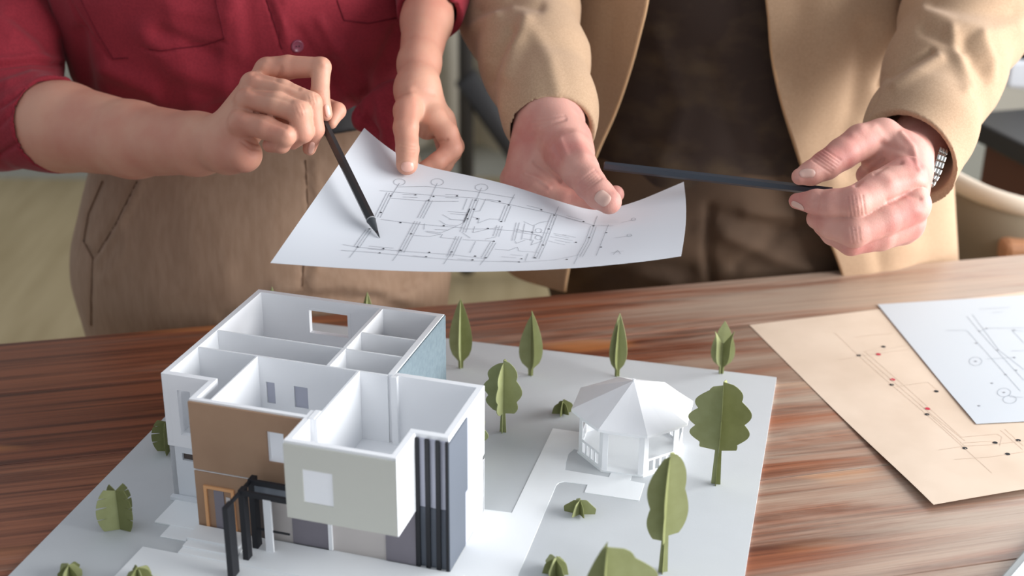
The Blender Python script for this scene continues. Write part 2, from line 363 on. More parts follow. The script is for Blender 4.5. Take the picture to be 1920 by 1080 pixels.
# tower room
B('upper_wall', 'card', (Wd, xT, yP-.0005, yP+t-.0005, Hm, H))
B('upper_wall', 'card', (xT-t, xT, yS+t, yP, Hm, H))
B('upper_wall', 'card', (xR-t, xT, yS, yS+t, Hm, H))
B('striped_panel', 'lav', (xR, xT-.0008, yS-.0012, yS, .0525, H-.003))
B('striped_panel', 'slate', (xR, xT-.0008, yS-.0012, yS, .004, .0521))
for x0 in (.2068, .2143, .2219, .2290):
    B('vertical_slat', 'black', (x0, x0+.0032 if x0 < .228 else xT+.0004, yS-.0034, yS-.0012, .004, H-.0022))
B('side_panel', 'slate', (xT, xT+.0012, yS-.003, .0098, .0480, H-.0035), (xT, xT+.0012, yS-.003, .0050, .004, .0480))['label'] = 'slate grey side panel'
B('side_panel', 'lav', (xT, xT+.0008, .0098, .0295, .0480, H-.0035), (xT, xT+.0008, .0050, .0255, .004, .0480))['label'] = 'lavender side panel'
# lower storey
B('lower_wall', 'card', (.0006, t, .0008, yA, .003, zB), (t, Wd, yA-t, yA-.0006, .003, zB), (Wd-t, Wd-.0004, yP, yA-t, .003, zB))
B('lower_wall', 'paper', (.0006, .0106, .0008, t, .003, zB), (.0106, .0202, .0008, t, .003, .0374), (.0106, .0202, .0008, t, .0434, zB), (.0202, xb, .0008, t, .003, zB))
B('vent_window', 'darkbrown', (.0106, .0202, .0030, t, .0374, .0434))
B('lower_wall', 'card', (xb, xb+t, yB+.001, 0, .003, zB), (xb+t, .0880, yB+.001, yB+.004, .003, zB))
B('lower_wall', 'greige', (.0880, xR-.001, yB+.0018, yB+.0050, .003, zB)); B('lower_wall', 'card', (xR-.001, xT-.001, yS+.0001, yS+.003, .003, zB))
B('lower_wall', 'card', (xT-t, xT, yS+.003, yP+t-.0005, .003, zB), (Wd, xT, yP, yP+t-.0008, .003, zB))
B('dark_panel', 'darkbrown', (.0880, .0968, yB-.0004, yB+.0018, .004, .0488))
B('ground_window', 'mauve', (.1128, .1408, yB+.0006, yB+.0018, .004, .0488))['label'] = 'mauve grey panel'
B('ground_window', 'mauve', (.1842, .2067, yB+.0006, yB+.0018, .004, .0488))['label'] = 'mauve grey panel'
B('window_reveal', 'card', (.1408, .1438, yB-.0004, yB+.0018, .004, .0488))
B('column', 'card', (.0990, .1050, -.0455, -.0435, .004, .0478))
B('door_frame', 'peach', (.0455, .0478, yB-.0022, yB-.0008, .004, .0413), (.0672, .0695, yB-.0022, yB-.0008, .004, .0413), (.0478, .0672, yB-.0022, yB-.0008, .0390, .0413))
B('door_panel', 'mauve', (.0530, .0610, yB-.0014, yB-.0008, .004, .0385))
B('door_panel', 'greige', (.0625, .0660, yB-.0014, yB-.0008, .004, .0340))
# terrace, steps
B('terrace', 'path', (.040, xT+.012, -.0655, yB-.0008, .003, .0046))
B('terrace', 'path', (.012, .260, -.20, -.0655, .003, .0039))
B('step', 'path', (.040, .083, -.0585, -.0500, .0046, .0058)); B('step', 'path', (.0385, .080, -.0500, yB-.0025, .0046, .0072))
B('step', 'path', (.0040, .037, -.0350, .0008, .003, .0044)); B('step', 'path', (.0170, .038, -.0500, -.0330, .003, .0038))
B('plinth', 'paper', (-.0004, .038, -.0040, .0006, .003, .0066))
# pergola
PT = .0615
for ya, yb in ((-.0450, -.0380), (-.0600, -.0535), (-.0830, -.0735)): B('pergola_post', 'black', (.0882, .0926, ya, yb, .0046, PT))
B('pergola_beam', 'black', (.0920, xL, -.0450, -.0425, PT-.0042, PT-.0002)); B('pergola_beam', 'black', (.0920, xL, -.0450, -.0425, .0465, .0495))
B('pergola_beam', 'black', (.0920, xL, -.0600, -.0575, PT-.0040, PT-.0002)); B('pergola_beam', 'black', (.0886, .0905, -.0735, -.0380, PT-.0035, PT-.0006))
B('pergola_beam', 'black', (.0920, .1180, -.0445, -.0437, .0205, .0222))
B('transom_glass', 'glass', (.0920, xL-.0003, -.0441, -.0435, .0495, PT-.0042))

# ================================================================== GAZEBO
gz = empty('gazebo_model', (.0975, .985, BZ), BY)
tag(gz, 'white paper octagonal gazebo model with pleated roof', 'model gazebo')
def octo(R, i): a = rad(22.5+45*i-90-45); return np.array([R*math.cos(a), R*math.sin(a)])   # front edge = 0..1
RB, RE = .0430, .0500; ze, za = .0405, .0628
MB().prism([octo(RB+.001, i) for i in range(8)], 0, .0014).obj('gazebo_floor', 'path', gz)
for i in range(8):                                       # pleated roof gores
    a, b = octo(RE, i), octo(RE, i+1); mid = (a+b)/2*.998
    V = [(0, 0, za), (a[0], a[1], ze), (b[0], b[1], ze), (mid[0], mid[1], ze-.0003), (a[0], a[1], ze-.0022), (b[0], b[1], ze-.0022), (mid[0], mid[1], ze-.0030)]
    o = pyd('roof_panel', V, [(0, 1, 3), (0, 3, 2), (1, 4, 6, 3), (3, 6, 5, 2)], 'card', gz)
    s = o.modifiers.new('s', 'SOLIDIFY'); s.thickness = .0005; s.offset = -1
MB().prism([(.0012*math.cos(k*.785), .0012*math.sin(k*.785)) for k in range(8)], za-.001, za+.0012).obj('roof_finial', 'card', gz)
def gside(i, u0, u1, z0, z1, th=.0008, inset=0):
    a, b = octo(RB-inset, i), octo(RB-inset, i+1); d = b-a; n = np.array([d[1], -d[0]])/np.linalg.norm(d)*th
    p, q = a+d*u0, a+d*u1; return [p, q, q-n, p-n], z0, z1
for i in range(8):
    for u0, u1 in ((0, .13), (.87, 1)): mb = MB(); mb.prism(*gside(i, u0, u1, .0014, ze-.0005)); mb.obj('folded_post', 'card', gz)
    mb = MB(); mb.prism(*gside(i, .13, .87, ze-.0065, ze-.0008)); mb.obj('eave_band', 'card', gz)
    if i != 0:
        mb = MB(); mb.prism(*gside(i, .13, .87, .0014, .0035)); mb.prism(*gside(i, .13, .87, .0125, .0145))
        for k in range(5):
            u = .13+.74*k/4; mb.prism(*gside(i, max(.13, u-.03), min(.87, u+.03), .0035, .0125))
        mb.obj('railing', 'card', gz)
    if i in (3, 4, 5):
        mb = MB()
        for zz in (.018, .022, .026): mb.prism(*gside(i, .13, .87, zz, zz+.0025))
        mb.obj('lattice_strip', 'card', gz)

# ================================================================== PAPER TREES
def panel(outline, ang, parent, m, th=.0005, bend=0, name='leaf_panel'):
    """outline: (r, z) from the axis outwards; a real sheet standing at angle ang"""
    c, s = math.cos(ang), math.sin(ang)
    pts = [(r*c, r*s, z) for r, z in outline]
    if bend: pts = [(x-s*bend*z*z, y+c*bend*z*z, z) for x, y, z in pts]
    return MB().slab(pts, (-s, c, 0), th).obj(name, m, parent)
def cyp(h, R, base=.010, tip=0):
    o = [(.0, 0), (.0022, 0), (.0024, base*.7)]
    for k in range(1, 10):
        u = k/10; o.append((R*math.sin(math.pi*u**.62)**.85*(1-.0*u)+tip*u**3, base*.7+(h-base*.7)*u))
    o.append((tip, h)); o.append((0, h*(.97 if tip < .001 else .62))); return o
def lobed(h, R, trunk, lobes, tw=.0026, seed=0):
    r = random.Random(seed); o = [(0, 0), (tw*1.3, 0), (tw*.9, trunk)]
    n = 34
    for k in range(1, n):
        u = k/n; env = R*math.sin(math.pi*min(1, .08+u*.92))**.45
        o.append((max(tw, env*(.80+.26*abs(math.sin(u*math.pi*lobes*.62+seed)))), trunk+(h-trunk)*(u-.03*math.sin(u*math.pi))))
    o.append((0, h)); return o
def tree(x, y, label, outs, angs, group=None, mats=('green', 'green', 'green2'), cat='model tree', name='paper_tree'):
    e = empty(name, (x, y, BZ)); tag(e, label, cat, group)
    for i, a in enumerate(angs): panel(outs[i % len(outs)], rad(a), e, mats[i % len(mats)])
    return e
P4 = (-15, 80, 165, 255)
tree(-.0455, 1.127, 'pointed olive paper tree just right of the house back corner', [cyp(.0686, .0105)], (-8, 172, 262), mats=('green2', 'green', 'green'))
tree(.0175, 1.1138, 'pointed olive paper tree second from the house along the back', [cyp(.064, .0105), cyp(.060, .0108)], (-5, 178, 285), mats=('green', 'green', 'green2'))
tree(.095, 1.1146, 'narrow pointed paper tree directly behind the gazebo roof', [cyp(.062, .0085), cyp(.056, .0095, tip=.002)], (200, 250, -25), mats=('green', 'green2', 'green'))
tree(.1892, 1.1221, 'pointed paper tree with splayed tips behind the big round tree', [cyp(.052, .0110), cyp(.052, .0105), cyp(.047, .0085, tip=.013), cyp(.046, .0085, tip=.013)], (-5, 172, 305, 222), mats=('green', 'green', 'green2', 'green'))
tree(-.212, 1.128, 'green tree tip over the left of the house back wall', [cyp(.078, .0095)], P4)
tree(-.128, 1.128, 'green tree tip above the window of the house back wall', [cyp(.074, .0095)], P4)
tree(-.0062, 1.0109, 'round olive paper tree between house and dark shrub', [lobed(.0665, .0155, .018, 4, .0022, 1), lobed(.0640, .0165, .018, 5, .0022, 3)], (-20, 160, 75, 250), mats=('green', 'green', 'green2', 'green'))
tree(.1599, .9332, 'largest round paper tree with lobed crown right of gazebo', [lobed(.0890, .0225, .030, 5, .0028, 2), lobed(.0860, .0235, .030, 6, .0028, 5)], (-12, 168, 70, 262), mats=('green2', 'green', 'green', 'green2'))
tree(.1077, .8156, 'tall slender paper tree standing before the gazebo', [lobed(.0960, .0155, .030, 2, .0026, 4), lobed(.0930, .0145, .026, 3, .0026, 7)], (10, 185, 60, 255), mats=('green', 'green', 'green', 'green2'))
tree(-.0345, .962, 'paper tree mostly hidden behind the right side of the house', [lobed(.0500, .0175, .014, 4, .0022, 8)], (-20, 160, 75, 250))
tree(.062, .742, 'pale paper tree cut off by the bottom edge of the photo', [lobed(.070, .034, .012, 4, .0026, 9), cyp(.074, .016)], (5, 182, 262), mats=('green', 'green', 'green2'))
def dome(R, h, lob, seed):
    o = [(0, .0)]
    for k in range(15):
        a = math.pi/2*k/14; o.append((R*math.cos(a)*(1-.16*abs(math.sin(lob*a+seed))), .0015+h*math.sin(a)*(1-.14*abs(math.cos(lob*a+seed)))))
    return o
def shrub(x, y, label, R, h, n, seed, rot=0, mats=('green', 'green2')):
    e = empty('paper_shrub', (x, y, BZ)); tag(e, label, 'model shrub', None)
    for k in range(n): panel(dome(R*(1+.25*math.sin(k*2+seed)), h*(1-.1*(k % 2)), 2.5, seed+k), rad(rot+360*k/n), e, M[mats[k % len(mats)]])
shrub(.0442, 1.0431, 'small dark paper shrub left of the gazebo roof', .0095, .0125, 6, 1, 15, ('green2', 'green2'))
shrub(.0524, .888, 'small olive paper shrub below the gazebo path', .0110, .0125, 6, 2, -10)
shrub(.0326, .8098, 'small olive paper shrub nearest the bottom edge', .0125, .0150, 6, 4, -4)
shrub(-.3020, .7990, 'green paper shrub tip at the bottom left corner', .0125, .0120, 6, 5, 20)
shrub(-.2530, .7930, 'green paper shrub cut off below the notched shrub', .0125, .0150, 6, 6, 8, ('green2', 'green'))
def monstera(h, R):
    o = [(0, 0)]; cuts = [.30, .58, .80]
    for k in range(61):
        u = k/60; r = R*(math.sin(math.pi*(.16+.76*u))**.45)
        if any(abs(u-c) < .014 for c in cuts): r *= .5
        o.append((r, .001+h*u))
    o.append((0, h*.96)); return o
e = empty('paper_shrub', (-.2842, .8615, BZ)); tag(e, 'notched green paper shrub left of the house steps', 'model shrub')
for a, m in ((-28, 'green2'), (205, 'green'), (60, 'green2'), (140, 'green2')): panel(monstera(.034, .0140 if a < 180 else .0155), rad(a), e, m)
q = Z(318, 846, BZ)
e = empty('paper_shrub', (q[0], q[1], BZ)); tag(e, 'dark notched paper shrub peeking out behind the left house wall', 'model shrub')
for a, m in ((190, 'green2'), (95, 'green2'), (10, 'green2'), (270, 'green2')): panel(monstera(.028, .0130), rad(a), e, m)

# ================================================================== PAPERS ON THE TABLE
def ribbon(V, F, a, b, w, up):
    d = b-a; L = np.linalg.norm(d)
    if L < 1e-6: return
    s = np.cross(up, d/L)*w/2; n = len(V); V += [a-s, b-s, b+s, a+s]; F.append((n, n+1, n+2, n+3))
def drawing(name, polys, dots, surf, m, parent, w, rd):
    """polys, dots in frame pixels; surf(px, py) -> (point, normal) just above the sheet"""
    V, F = [], []
    for pl in polys:
        for (x0, y0), (x1, y1) in zip(pl[:-1], pl[1:]):
            n = max(1, int(math.hypot(x1-x0, y1-y0)/14)); pr = None
            for k in range(n+1):
                s = surf(x0+(x1-x0)*k/n, y0+(y1-y0)*k/n)
                if s is None: pr = None; continue
                if pr is not None: ribbon(V, F, pr[0], s[0], w, s[1])
                pr = s
    for x, y in dots:
        s = surf(x, y)
        if s is None: continue
        p, nn = s; a = np.cross(nn, [0, 1, .01]); a /= np.linalg.norm(a); b = np.cross(nn, a); n = len(V)
        V += [p+rd*(a*math.cos(k*math.pi/4)+b*math.sin(k*math.pi/4)) for k in range(8)]; F.append(tuple(range(n, n+8)))
    if V: return link(name, (lambda me: (me.from_pydata([tuple(map(float, v)) for v in V], [], F), me)[1])(bpy.data.meshes.new(name)), m, parent)
def off(px, o): return [[(x+o[0], y+o[1]) for x, y in p] for p in px]
kr = empty('parchment_drawing', (.38, 1.10, 0)); tag(kr, 'beige parchment plan sheet with red and black dots on the table', 'paper')
kc = [(.2315, 1.2312), tuple(Z(1750, 947, .004)[:2]), (.7200, 1.030), (.6300, 1.350)]
NK = 24; V = []; F = []
for j in range(NK+1):
    for i in range(NK+1):
        u, v = i/NK, j/NK; a = np.array(kc[1])*(1-u)+np.array(kc[2])*u; b = np.array(kc[0])*(1-u)+np.array(kc[3])*u; p = a*(1-v)+b*v
        z = .0004+.0042*math.exp(-(v/.30)**2)*math.exp(-((u-.05)/.5)**2)
        V.append((p[0]-.38, p[1]-1.10, z))
for j in range(NK):
    for i in range(NK): k = j*(NK+1)+i; F.append((k, k+1, k+NK+2, k+NK+1))
ko = pyd('sheet', V, F, 'kraft', kr, True); s = ko.modifiers.new('s', 'SOLIDIFY'); s.thickness = .0003; ko.modifiers.new('e', 'EDGE_SPLIT').split_angle = rad(40)
ktree = BVHTree.FromPolygons([Vector(v)+Vector((.38, 1.10, 0)) for v in V], F)
def ksurf(x, y, o=(.38, 1.10, 0), up=.0003):
    h = hit(ktree, x, y)
    if h[0] is None: return None
    n = np.array(h[1]); n = n if n[2] > 0 else -n; return np.array(h[0])-np.array(o)+n*up, n
k3 = lambda L: [[(1560+x/3, 560+y/3) for x, y in p] for p in L]
drawing('plan_lines', k3([[(20, 193), (150, 320), (340, 487), (535, 652), (748, 842), (900, 980)], [(170, 310), (360, 478), (560, 650), (750, 800)], [(190, 300), (420, 500), (730, 780), (930, 762), (958, 778), (945, 830)],
   [(600, 852), (748, 830), (900, 822), (1080, 800)], [(690, 905), (900, 890), (1080, 862)], [(740, 812), (900, 802)], [(130, 220), (210, 208), (340, 195)], [(230, 300), (420, 262)], [(40, 345), (180, 320), (440, 285)], [(180, 300), (290, 271)], [(360, 495), (540, 470), (600, 520)],
   [(950, 740), (1075, 850)], [(975, 735), (1080, 830)], [(540, 640), (750, 830)]]), [], ksurf, 'kink', kr, .0004, .001)
drawing('plan_dots', [], [(1560+x/3, 560+y/3) for x, y in ((151, 320), (290, 271), (336, 485), (587, 522), (535, 652), (748, 842), (918, 811), (1048, 797), (988, 875))], ksurf, 'dot', kr, .0004, .0021)
drawing('plan_dots', [], [(1560+x/3, 560+y/3) for x, y in ((261, 314), (341, 456), (538, 620))], ksurf, 'red', kr, .0004, .0025)
tr = empty('tracing_paper', (.45, 1.16, .001)); tag(tr, 'white tracing paper plan lying on top of the beige parchment', 'paper')
tc_ = [(.3680, 1.2814), (.3929, 1.0340), (.6800, 1.0700), (.6500, 1.3300)]
V = []; F = []
for j in range(NK+1):
    for i in range(NK+1):
        u, v = i/NK, j/NK; a = np.array(tc_[1])*(1-u)+np.array(tc_[2])*u; b = np.array(tc_[0])*(1-u)+np.array(tc_[3])*u; p = a*(1-v)+b*v
        V.append((p[0]-.45, p[1]-1.16, .0004+.0012*math.exp(-(v/.2)**2)))
for j in range(NK):
    for i in range(NK): k = j*(NK+1)+i; F.append((k, k+1, k+NK+2, k+NK+1))
to = pyd('sheet', V, F, 'vellum', tr, True)
ttree = BVHTree.FromPolygons([Vector(v)+Vector((.45, 1.16, .001)) for v in V], F)
def tsurf(x, y):
    h = hit(ttree, x, y)
    if h[0] is None: return None
    n = np.array(h[1]); n = n if n[2] > 0 else -n; return np.array(h[0])-np.array((.45, 1.16, .001))+n*.0003, n
def circ(x, y, rx, ry, n=14): return [(x+rx*math.cos(2*math.pi*k/n), y+ry*math.sin(2*math.pi*k/n)) for k in range(n+1)]
drawing('plan_lines', k3([[(760, 100), (830, 186), (980, 350), (1080, 460)], [(790, 90), (940, 290), (1080, 400)], [(760, 180), (1060, 520)], [(830, 186), (870, 168), (1080, 165)], [(1010, 175), (1080, 250)], [(640, 180), (760, 178)], [(870, 340), (1030, 332)], [(1010, 295), (1080, 293)], [(1075, 185), (1020, 178)], [(1000, 552), (1075, 556)],
   circ(808, 353, 36, 24), circ(968, 528, 38, 24), circ(1000, 568, 38, 22), [(900, 80), (960, 75)], [(830, 60), (1000, 50)]]), [], tsurf, 'ink2', tr, .0004, .001)
drawing('plan_dots', [], [(1560+x/3, 560+y/3) for x, y in ((830, 184), (870, 168), (932, 290), (1025, 178), (1026, 332), (1036, 403), (977, 428), (812, 252), (808, 353), (968, 528), (900, 476), (828, 603))], tsurf, 'ink', tr, .0004, .0012)
# tablet corner bottom right
tb = empty('tablet', (.3491, .8193, 0), rad(50.4)); tag(tb, 'grey edged tablet corner at the bottom right of the table', 'tablet')
MB().box(-.14, .11, -.17, 0, 0, .006).obj('case', mat('grey_shell', srgb(140, 144, 144), .4, .5), tb, bevel=.0015)
MB().box(-.135, .105, -.165, -.006, .006, .0064).obj('screen_glass', 'white', tb)

# ================================================================== HELD DRAWING
hp = empty('held_floor_plan', tuple(W(900, 430, 1.07))); tag(hp, 'white sheet with a printed floor plan held above the model', 'paper')
hpo = np.array(hp.location)
front = [(507, 493, 1.000), (600, 500, .998), (700, 506, .996), (800, 509.5, .995), (900, 509.5, .995), (1000, 507, .996), (1100, 501, .998), (1200, 491, 1.003), (1240, 486, 1.007), (1277, 480, 1.010)]
back = [(683, 240, 1.168), (722, 274, 1.163), (765, 302, 1.158), (812, 316, 1.152), (870, 327, 1.146), (950, 345, 1.140), (1040, 375, 1.136), (1120, 399, 1.138), (1195, 378, 1.160), (1282, 341, 1.195)]
def resample(L, n):
    P = np.array([W(*p) for p in L]); s = np.r_[0, np.cumsum(np.linalg.norm(np.diff(P, axis=0), axis=1))]; s /= s[-1]; u = np.linspace(0, 1, n)
    Q = np.stack([np.interp(u, s, P[:, k]) for k in range(3)], 1)
    for _ in range(10): Q[1:-1] = .25*Q[:-2]+.5*Q[1:-1]+.25*Q[2:]
    return Q
NU, NV = 64, 30; A_, B_ = resample(front, NU+1), resample(back, NU+1); V = []; F = []
for j in range(NV+1):
    v = j/NV
    for i in range(NU+1):
        p = A_[i]*(1-v)+B_[i]*v; u = i/NU
        p = p+cR*.0028*math.sin(math.pi*v)*max(0, (u-.75)/.25)**2+np.array([0, 0, 1])*(-.0035*math.sin(math.pi*v)*(1-abs(2*u-1)**2))
        V.append(p-hpo)
for j in range(NV):
    for i in range(NU): k = j*(NU+1)+i; F.append((k, k+1, k+NU+2, k+NU+1))
po = pyd('sheet', V, F, 'sheet', hp, True); s = po.modifiers.new('s', 'SOLIDIFY'); s.thickness = .00018; s.offset = 0; po.modifiers.new('e', 'EDGE_SPLIT').split_angle = rad(40)
ptree = BVHTree.FromPolygons([Vector(v)+Vector(hpo) for v in V], F)
def psurf(x, y):
    h = hit(ptree, x, y)
    if h[0] is None: return None
    n = np.array(h[1]); n = n if np.dot(n, cF) < 0 else -n; return np.array(h[0])-hpo+n*.0004, n
def par(pl, w=5.2):                                       # triple wall line
    return [[(x+o, y+o*.12) for x, y in pl] for o in (-w, 0, w)]
pl = []
for c in ([(731, 362), (708, 408)], [(691, 432), (669, 464)], [(806, 376), (788, 410)], [(783, 416), (752, 474)], [(892, 374), (868, 436)], [(861, 444), (843, 482)], [(953, 386), (941, 416)], [(937, 424), (930, 444)], [(925, 455), (908, 484)], [(1039, 403), (1018, 458), (1005, 486)], [(1113, 425), (1102, 455), (1087, 482)]): pl += par(c)
thin = [[(749, 344), (733, 370)], [(820, 344), (804, 378)], [(903, 353), (892, 378)], [(965, 365), (954, 386)], [(1047, 388), (1040, 404)], [(1120, 406), (1113, 424)],
 [(671, 464), (655, 484)], [(751, 470), (736, 490)], [(847, 473), (832, 496)], [(911, 484), (900, 498)], [(1083, 482), (1076, 496)], [(1141, 422), (1118, 480)],
 [(712, 358), (800, 366), (892, 372), (955, 384), (1040, 402), (1113, 423), (1150, 424)], [(733, 372), (804, 378), (860, 378)], [(745, 351), (800, 350), (893, 360), (965, 372)], [(714, 412), (780, 420), (820, 424), (870, 428)], [(868, 430), (920, 430), (1000, 436), (1030, 438)],
 [(643, 459), (671, 464), (760, 472), (847, 478), (911, 486)], [(640, 470), (700, 474), (780, 482), (880, 490), (980, 492), (1040, 488), (1090, 478)],
 [(755, 365), (783, 366)], [(755, 370), (783, 371)], [(835, 365), (860, 366)], [(835, 371), (860, 372)], [(912, 374), (940, 378)], [(988, 386), (1015, 392)], [(1062, 405), (1092, 413)], [(1060, 409), (1090, 417)],
 [(840, 397), (876, 400)], [(844, 401), (878, 404)], [(830, 403), (846, 412), (872, 414)], [(824, 414), (836, 422), (856, 424)], [(842, 412), (876, 414)], [(798, 434), (828, 437), (845, 430), (868, 419)], [(800, 436), (830, 440), (826, 446), (858, 449)], [(776, 442), (806, 444), (826, 440)], [(796, 420), (795, 431)], [(816, 431), (842, 432)],
 [(884, 407), (899, 410), (896, 419), (918, 411), (940, 412)], [(890, 425), (887, 437), (912, 431), (934, 427)], [(866, 436), (882, 447)], [(910, 449), (930, 445)], [(868, 450), (926, 453)], [(892, 453), (881, 475)], [(876, 373), (868, 394)], [(911, 374), (900, 396), (890, 397)],
 [(968, 418), (960, 452)], [(974, 418), (965, 452)], [(965, 430), (998, 436)], [(982, 416), (1000, 424), (1012, 418), (1030, 415)], [(982, 448), (1000, 451), (996, 460), (1018, 452)], [(1002, 424), (995, 452)], [(984, 420), (978, 450)], [(970, 436), (1014, 442)], [(966, 453), (968, 457), (985, 451)], [(996, 437), (1018, 446)], circ(1010, 433, 6, 4), circ(1010, 446, 6, 4),
 [(928, 468), (955, 470), (970, 464), (973, 471), (1010, 474)], [(957, 478), (980, 480)], [(940, 482), (968, 484)], [(990, 476), (985, 490)], [(1038, 438), (1062, 443)], [(1040, 441), (1068, 447)], [(1032, 444), (1075, 452)], [(1040, 450), (1070, 456)], [(1028, 452), (1060, 460)], [(1055, 440), (1080, 446)],
 [(692, 462), (738, 466)], [(690, 467), (720, 470)], [(774, 480), (800, 483)], [(858, 486), (885, 488)], [(940, 490), (975, 491)], circ(749, 342, 11, 6), circ(820, 342, 12, 6.5), circ(903, 352, 12, 6.5),
 [(1165, 418), (1192, 412)], circ(1188, 412, 4, 2.5), [(1152, 447), (1186, 442)], circ(1180, 442, 4, 2.5), [(1145, 475), (1170, 471)], [(1150, 478), (1158, 470), (1164, 477)]]
drawing('printed_plan', pl+thin, [], psurf, 'ink', hp, .00034, .001)
drawing('printed_dots', [], [(733, 368), (714, 399), (693, 430), (671, 464), (779, 366), (857, 368), (804, 376), (813, 369), (751, 418), (771, 439), (719, 467), (751, 470), (712, 475), (805, 474), (799, 482), (847, 473), (892, 376), (889, 393), (877, 411), (832, 424), (937, 378), (954, 385), (940, 416), (915, 429), (926, 453), (911, 484), (891, 481), (886, 488), (998, 436), (1015, 394), (1039, 404), (1029, 430), (1018, 460), (1003, 484), (978, 486), (973, 492), (1094, 416), (1113, 424), (1105, 446), (1080, 455), (1137, 437), (1127, 464), (1063, 487), (895, 411)], psurf, 'dot', hp, .0004, .0009)
drawing('dark_wall_mark', [[(880, 392), (869, 418)], [(881, 392), (870, 418)]], [], psurf, 'dot', hp, .0006, .0009)

# ================================================================== PENCILS
def pencil(name, label, tip, end, r, m, cone):
    tip, end = np.array(tip), np.array(end); d = end-tip; L = np.linalg.norm(d); d /= L
    e = empty(name, tuple(tip)); tag(e, label, 'pencil')
    a = np.cross(d, [0, 0, 1.]); a /= np.linalg.norm(a); b = np.cross(d, a)
    def seg(nm, ss, mm, n=6, sm=False):
        V = [d*s_+rr*(a*math.cos(2*math.pi*k/n+.3)+b*math.sin(2*math.pi*k/n+.3)) for s_, rr in ss for k in range(n)]
        F = [(i*n+k, i*n+(k+1) % n, (i+1)*n+(k+1) % n, (i+1)*n+k) for i in range(len(ss)-1) for k in range(n)]+[tuple(range(n))[::-1], tuple(range((len(ss)-1)*n, len(ss)*n))]
        return pyd(nm, V, F, mm, e, sm)
    if cone:
        seg('lead', [(0, .0003), (.007, .0012)], 'lead', 12, True); seg('sharpened_cone', [(.0068, .0012), (.020, r*.97)], 'lead', 16)
        seg('painted_ring', [(.0195, r*1.0), (.0203, r*1.02)], 'ringm', 24); seg('barrel', [(.0203, r), (L, r)], m)
    else:
        seg('barrel', [(0, r), (L, r)], m); seg('end_cap', [(-.0008, r*.8), (0, r*.93)], 'lead', 16)
    return e
ht = hit(ptree, 712, 447); ptip = np.array(ht[0])+np.array([0, 0, .0006])
pg = W(608, 233, 1.128); pend = pg+(pg-ptip)*.20
pencil('black_pencil', 'black hexagonal pencil pointing at the floor plan in the woman\'s hand', ptip, pend, .0037, 'pencilblack', True)
pencil('blue_grey_pencil', 'dark blue-grey pencil held sideways by the person in the tan jacket', W(1134, 311, 1.165), W(1560, 360, 1.140), .0038, 'pencilblue', False)

# ================================================================== HANDS (signed distance fields, one joined body per person)
def R_(px, d): return px*d/FPX
def build_hand(spec, h=.0011):
    pts = []
    for ch in spec['fingers']+spec['palm']+spec['arm']: pts += [W(p[0], p[1], p[2]) for p in ch]
    rmax = .036; pts = np.array(pts); g = SDF(pts.min(0)-rmax, pts.max(0)+rmax, h)
    Fd = np.full(g.n, .06, np.float32)
    for ch in spec['fingers']:
        fd = np.full(g.n, .06, np.float32)
        for p, q in zip(ch[:-1], ch[1:]): g.cone(W(*p[:3]), W(*q[:3]), R_(p[3], p[2]), R_(q[3], q[2]), .0025, fd)
        Fd = smin(Fd, fd, np.float32(.0011))
    for ch in spec['palm']+spec['arm']:
        for p, q in zip(ch[:-1], ch[1:]): g.cone(W(*p[:3]), W(*q[:3]), R_(p[3], p[2]), R_(q[3], q[2]), spec.get('kp', .009))
    K = np.full(g.n, 1., np.float32)
    for ch in spec['fingers']:
        c = W(*ch[0][:3]); sl = g.region(c-.04, c+.04)
        r = np.sqrt((g.ax[0][sl[0]][:, None, None]-c[0])**2+(g.ax[1][sl[1]][None, :, None]-c[1])**2+(g.ax[2][sl[2]][None, None, :]-c[2])**2)
        K[sl] = np.minimum(K[sl], r)
    K = .0010+.0085*np.clip(1-K/.026, 0, 1)
    g.D = smin(Fd, g.D, K)
    for p, nrm in spec.get('cuts', []): g.cut(p, nrm)
    return g.mesh()
def coarse(prims, h=.006):
    P = np.array([p for a, b, r1, r2, s in prims for p in (a, b)]); rm = max(max(r1, r2)*max(s) for a, b, r1, r2, s in prims)+.01
    g = SDF(P.min(0)-rm, P.max(0)+rm, h)
    for a, b, r1, r2, s in prims: g.cone(a, b, r1, r2, .03, sc=s)
    return g
def mesh_obj(name, VF, m, parent, sm=True):
    V, F = VF; o = np.array(parent.matrix_world.translation) if False else np.array(parent.location)
    me = bpy.data.meshes.new(name); me.from_pydata([tuple(map(float, v)) for v in V], [], F); me.update()
    ob = link(name, me, m, parent, sm); ob.location = tuple(-o); return ob   # mesh data stays in world coordinates
def nail(tree, parent, c, tip, wpx, m, name='fingernail', lift=.0007):
    hc_, ht_ = hit(tree, *c), hit(tree, *tip)
    if hc_[0] is None or ht_[0] is None: return
    C, T, N = Vector(hc_[0]), Vector(ht_[0]), Vector(hc_[1]); ax = (T-C); L = ax.length; ax.normalize(); sd = N.cross(ax).normalized()
    w = R_(wpx, (C-Vector(cC)).dot(Vector(cF))); V = []; F = []; n, q = 10, 8
    for i in range(n+1):
        for j in range(q+1):
            u, v = 2*i/n-1, 2*j/q-1; s_ = math.sqrt(1-.45*v*v); t_ = math.sqrt(1-.30*u*u)
            p = C+ax*(u*L*s_)+sd*(v*w*t_); r = tree.find_nearest(p); e_ = max(0, 1-max(abs(u), abs(v))**6)
            V.append(tuple(r[0]+r[1]*(lift*(.15+.85*e_)+.0002)))
    for i in range(n):
        for j in range(q): k = i*(q+1)+j; F.append((k, k+1, k+q+2, k+q+1))
    o = pyd(name, V, F, m, parent, True); o.location = parent_off(parent); return o
def parent_off(p):
    # sub-parts of body share its world-coordinate frame
    return (0, 0, 0) if p.type == 'MESH' else tuple(-np.array(p.location))

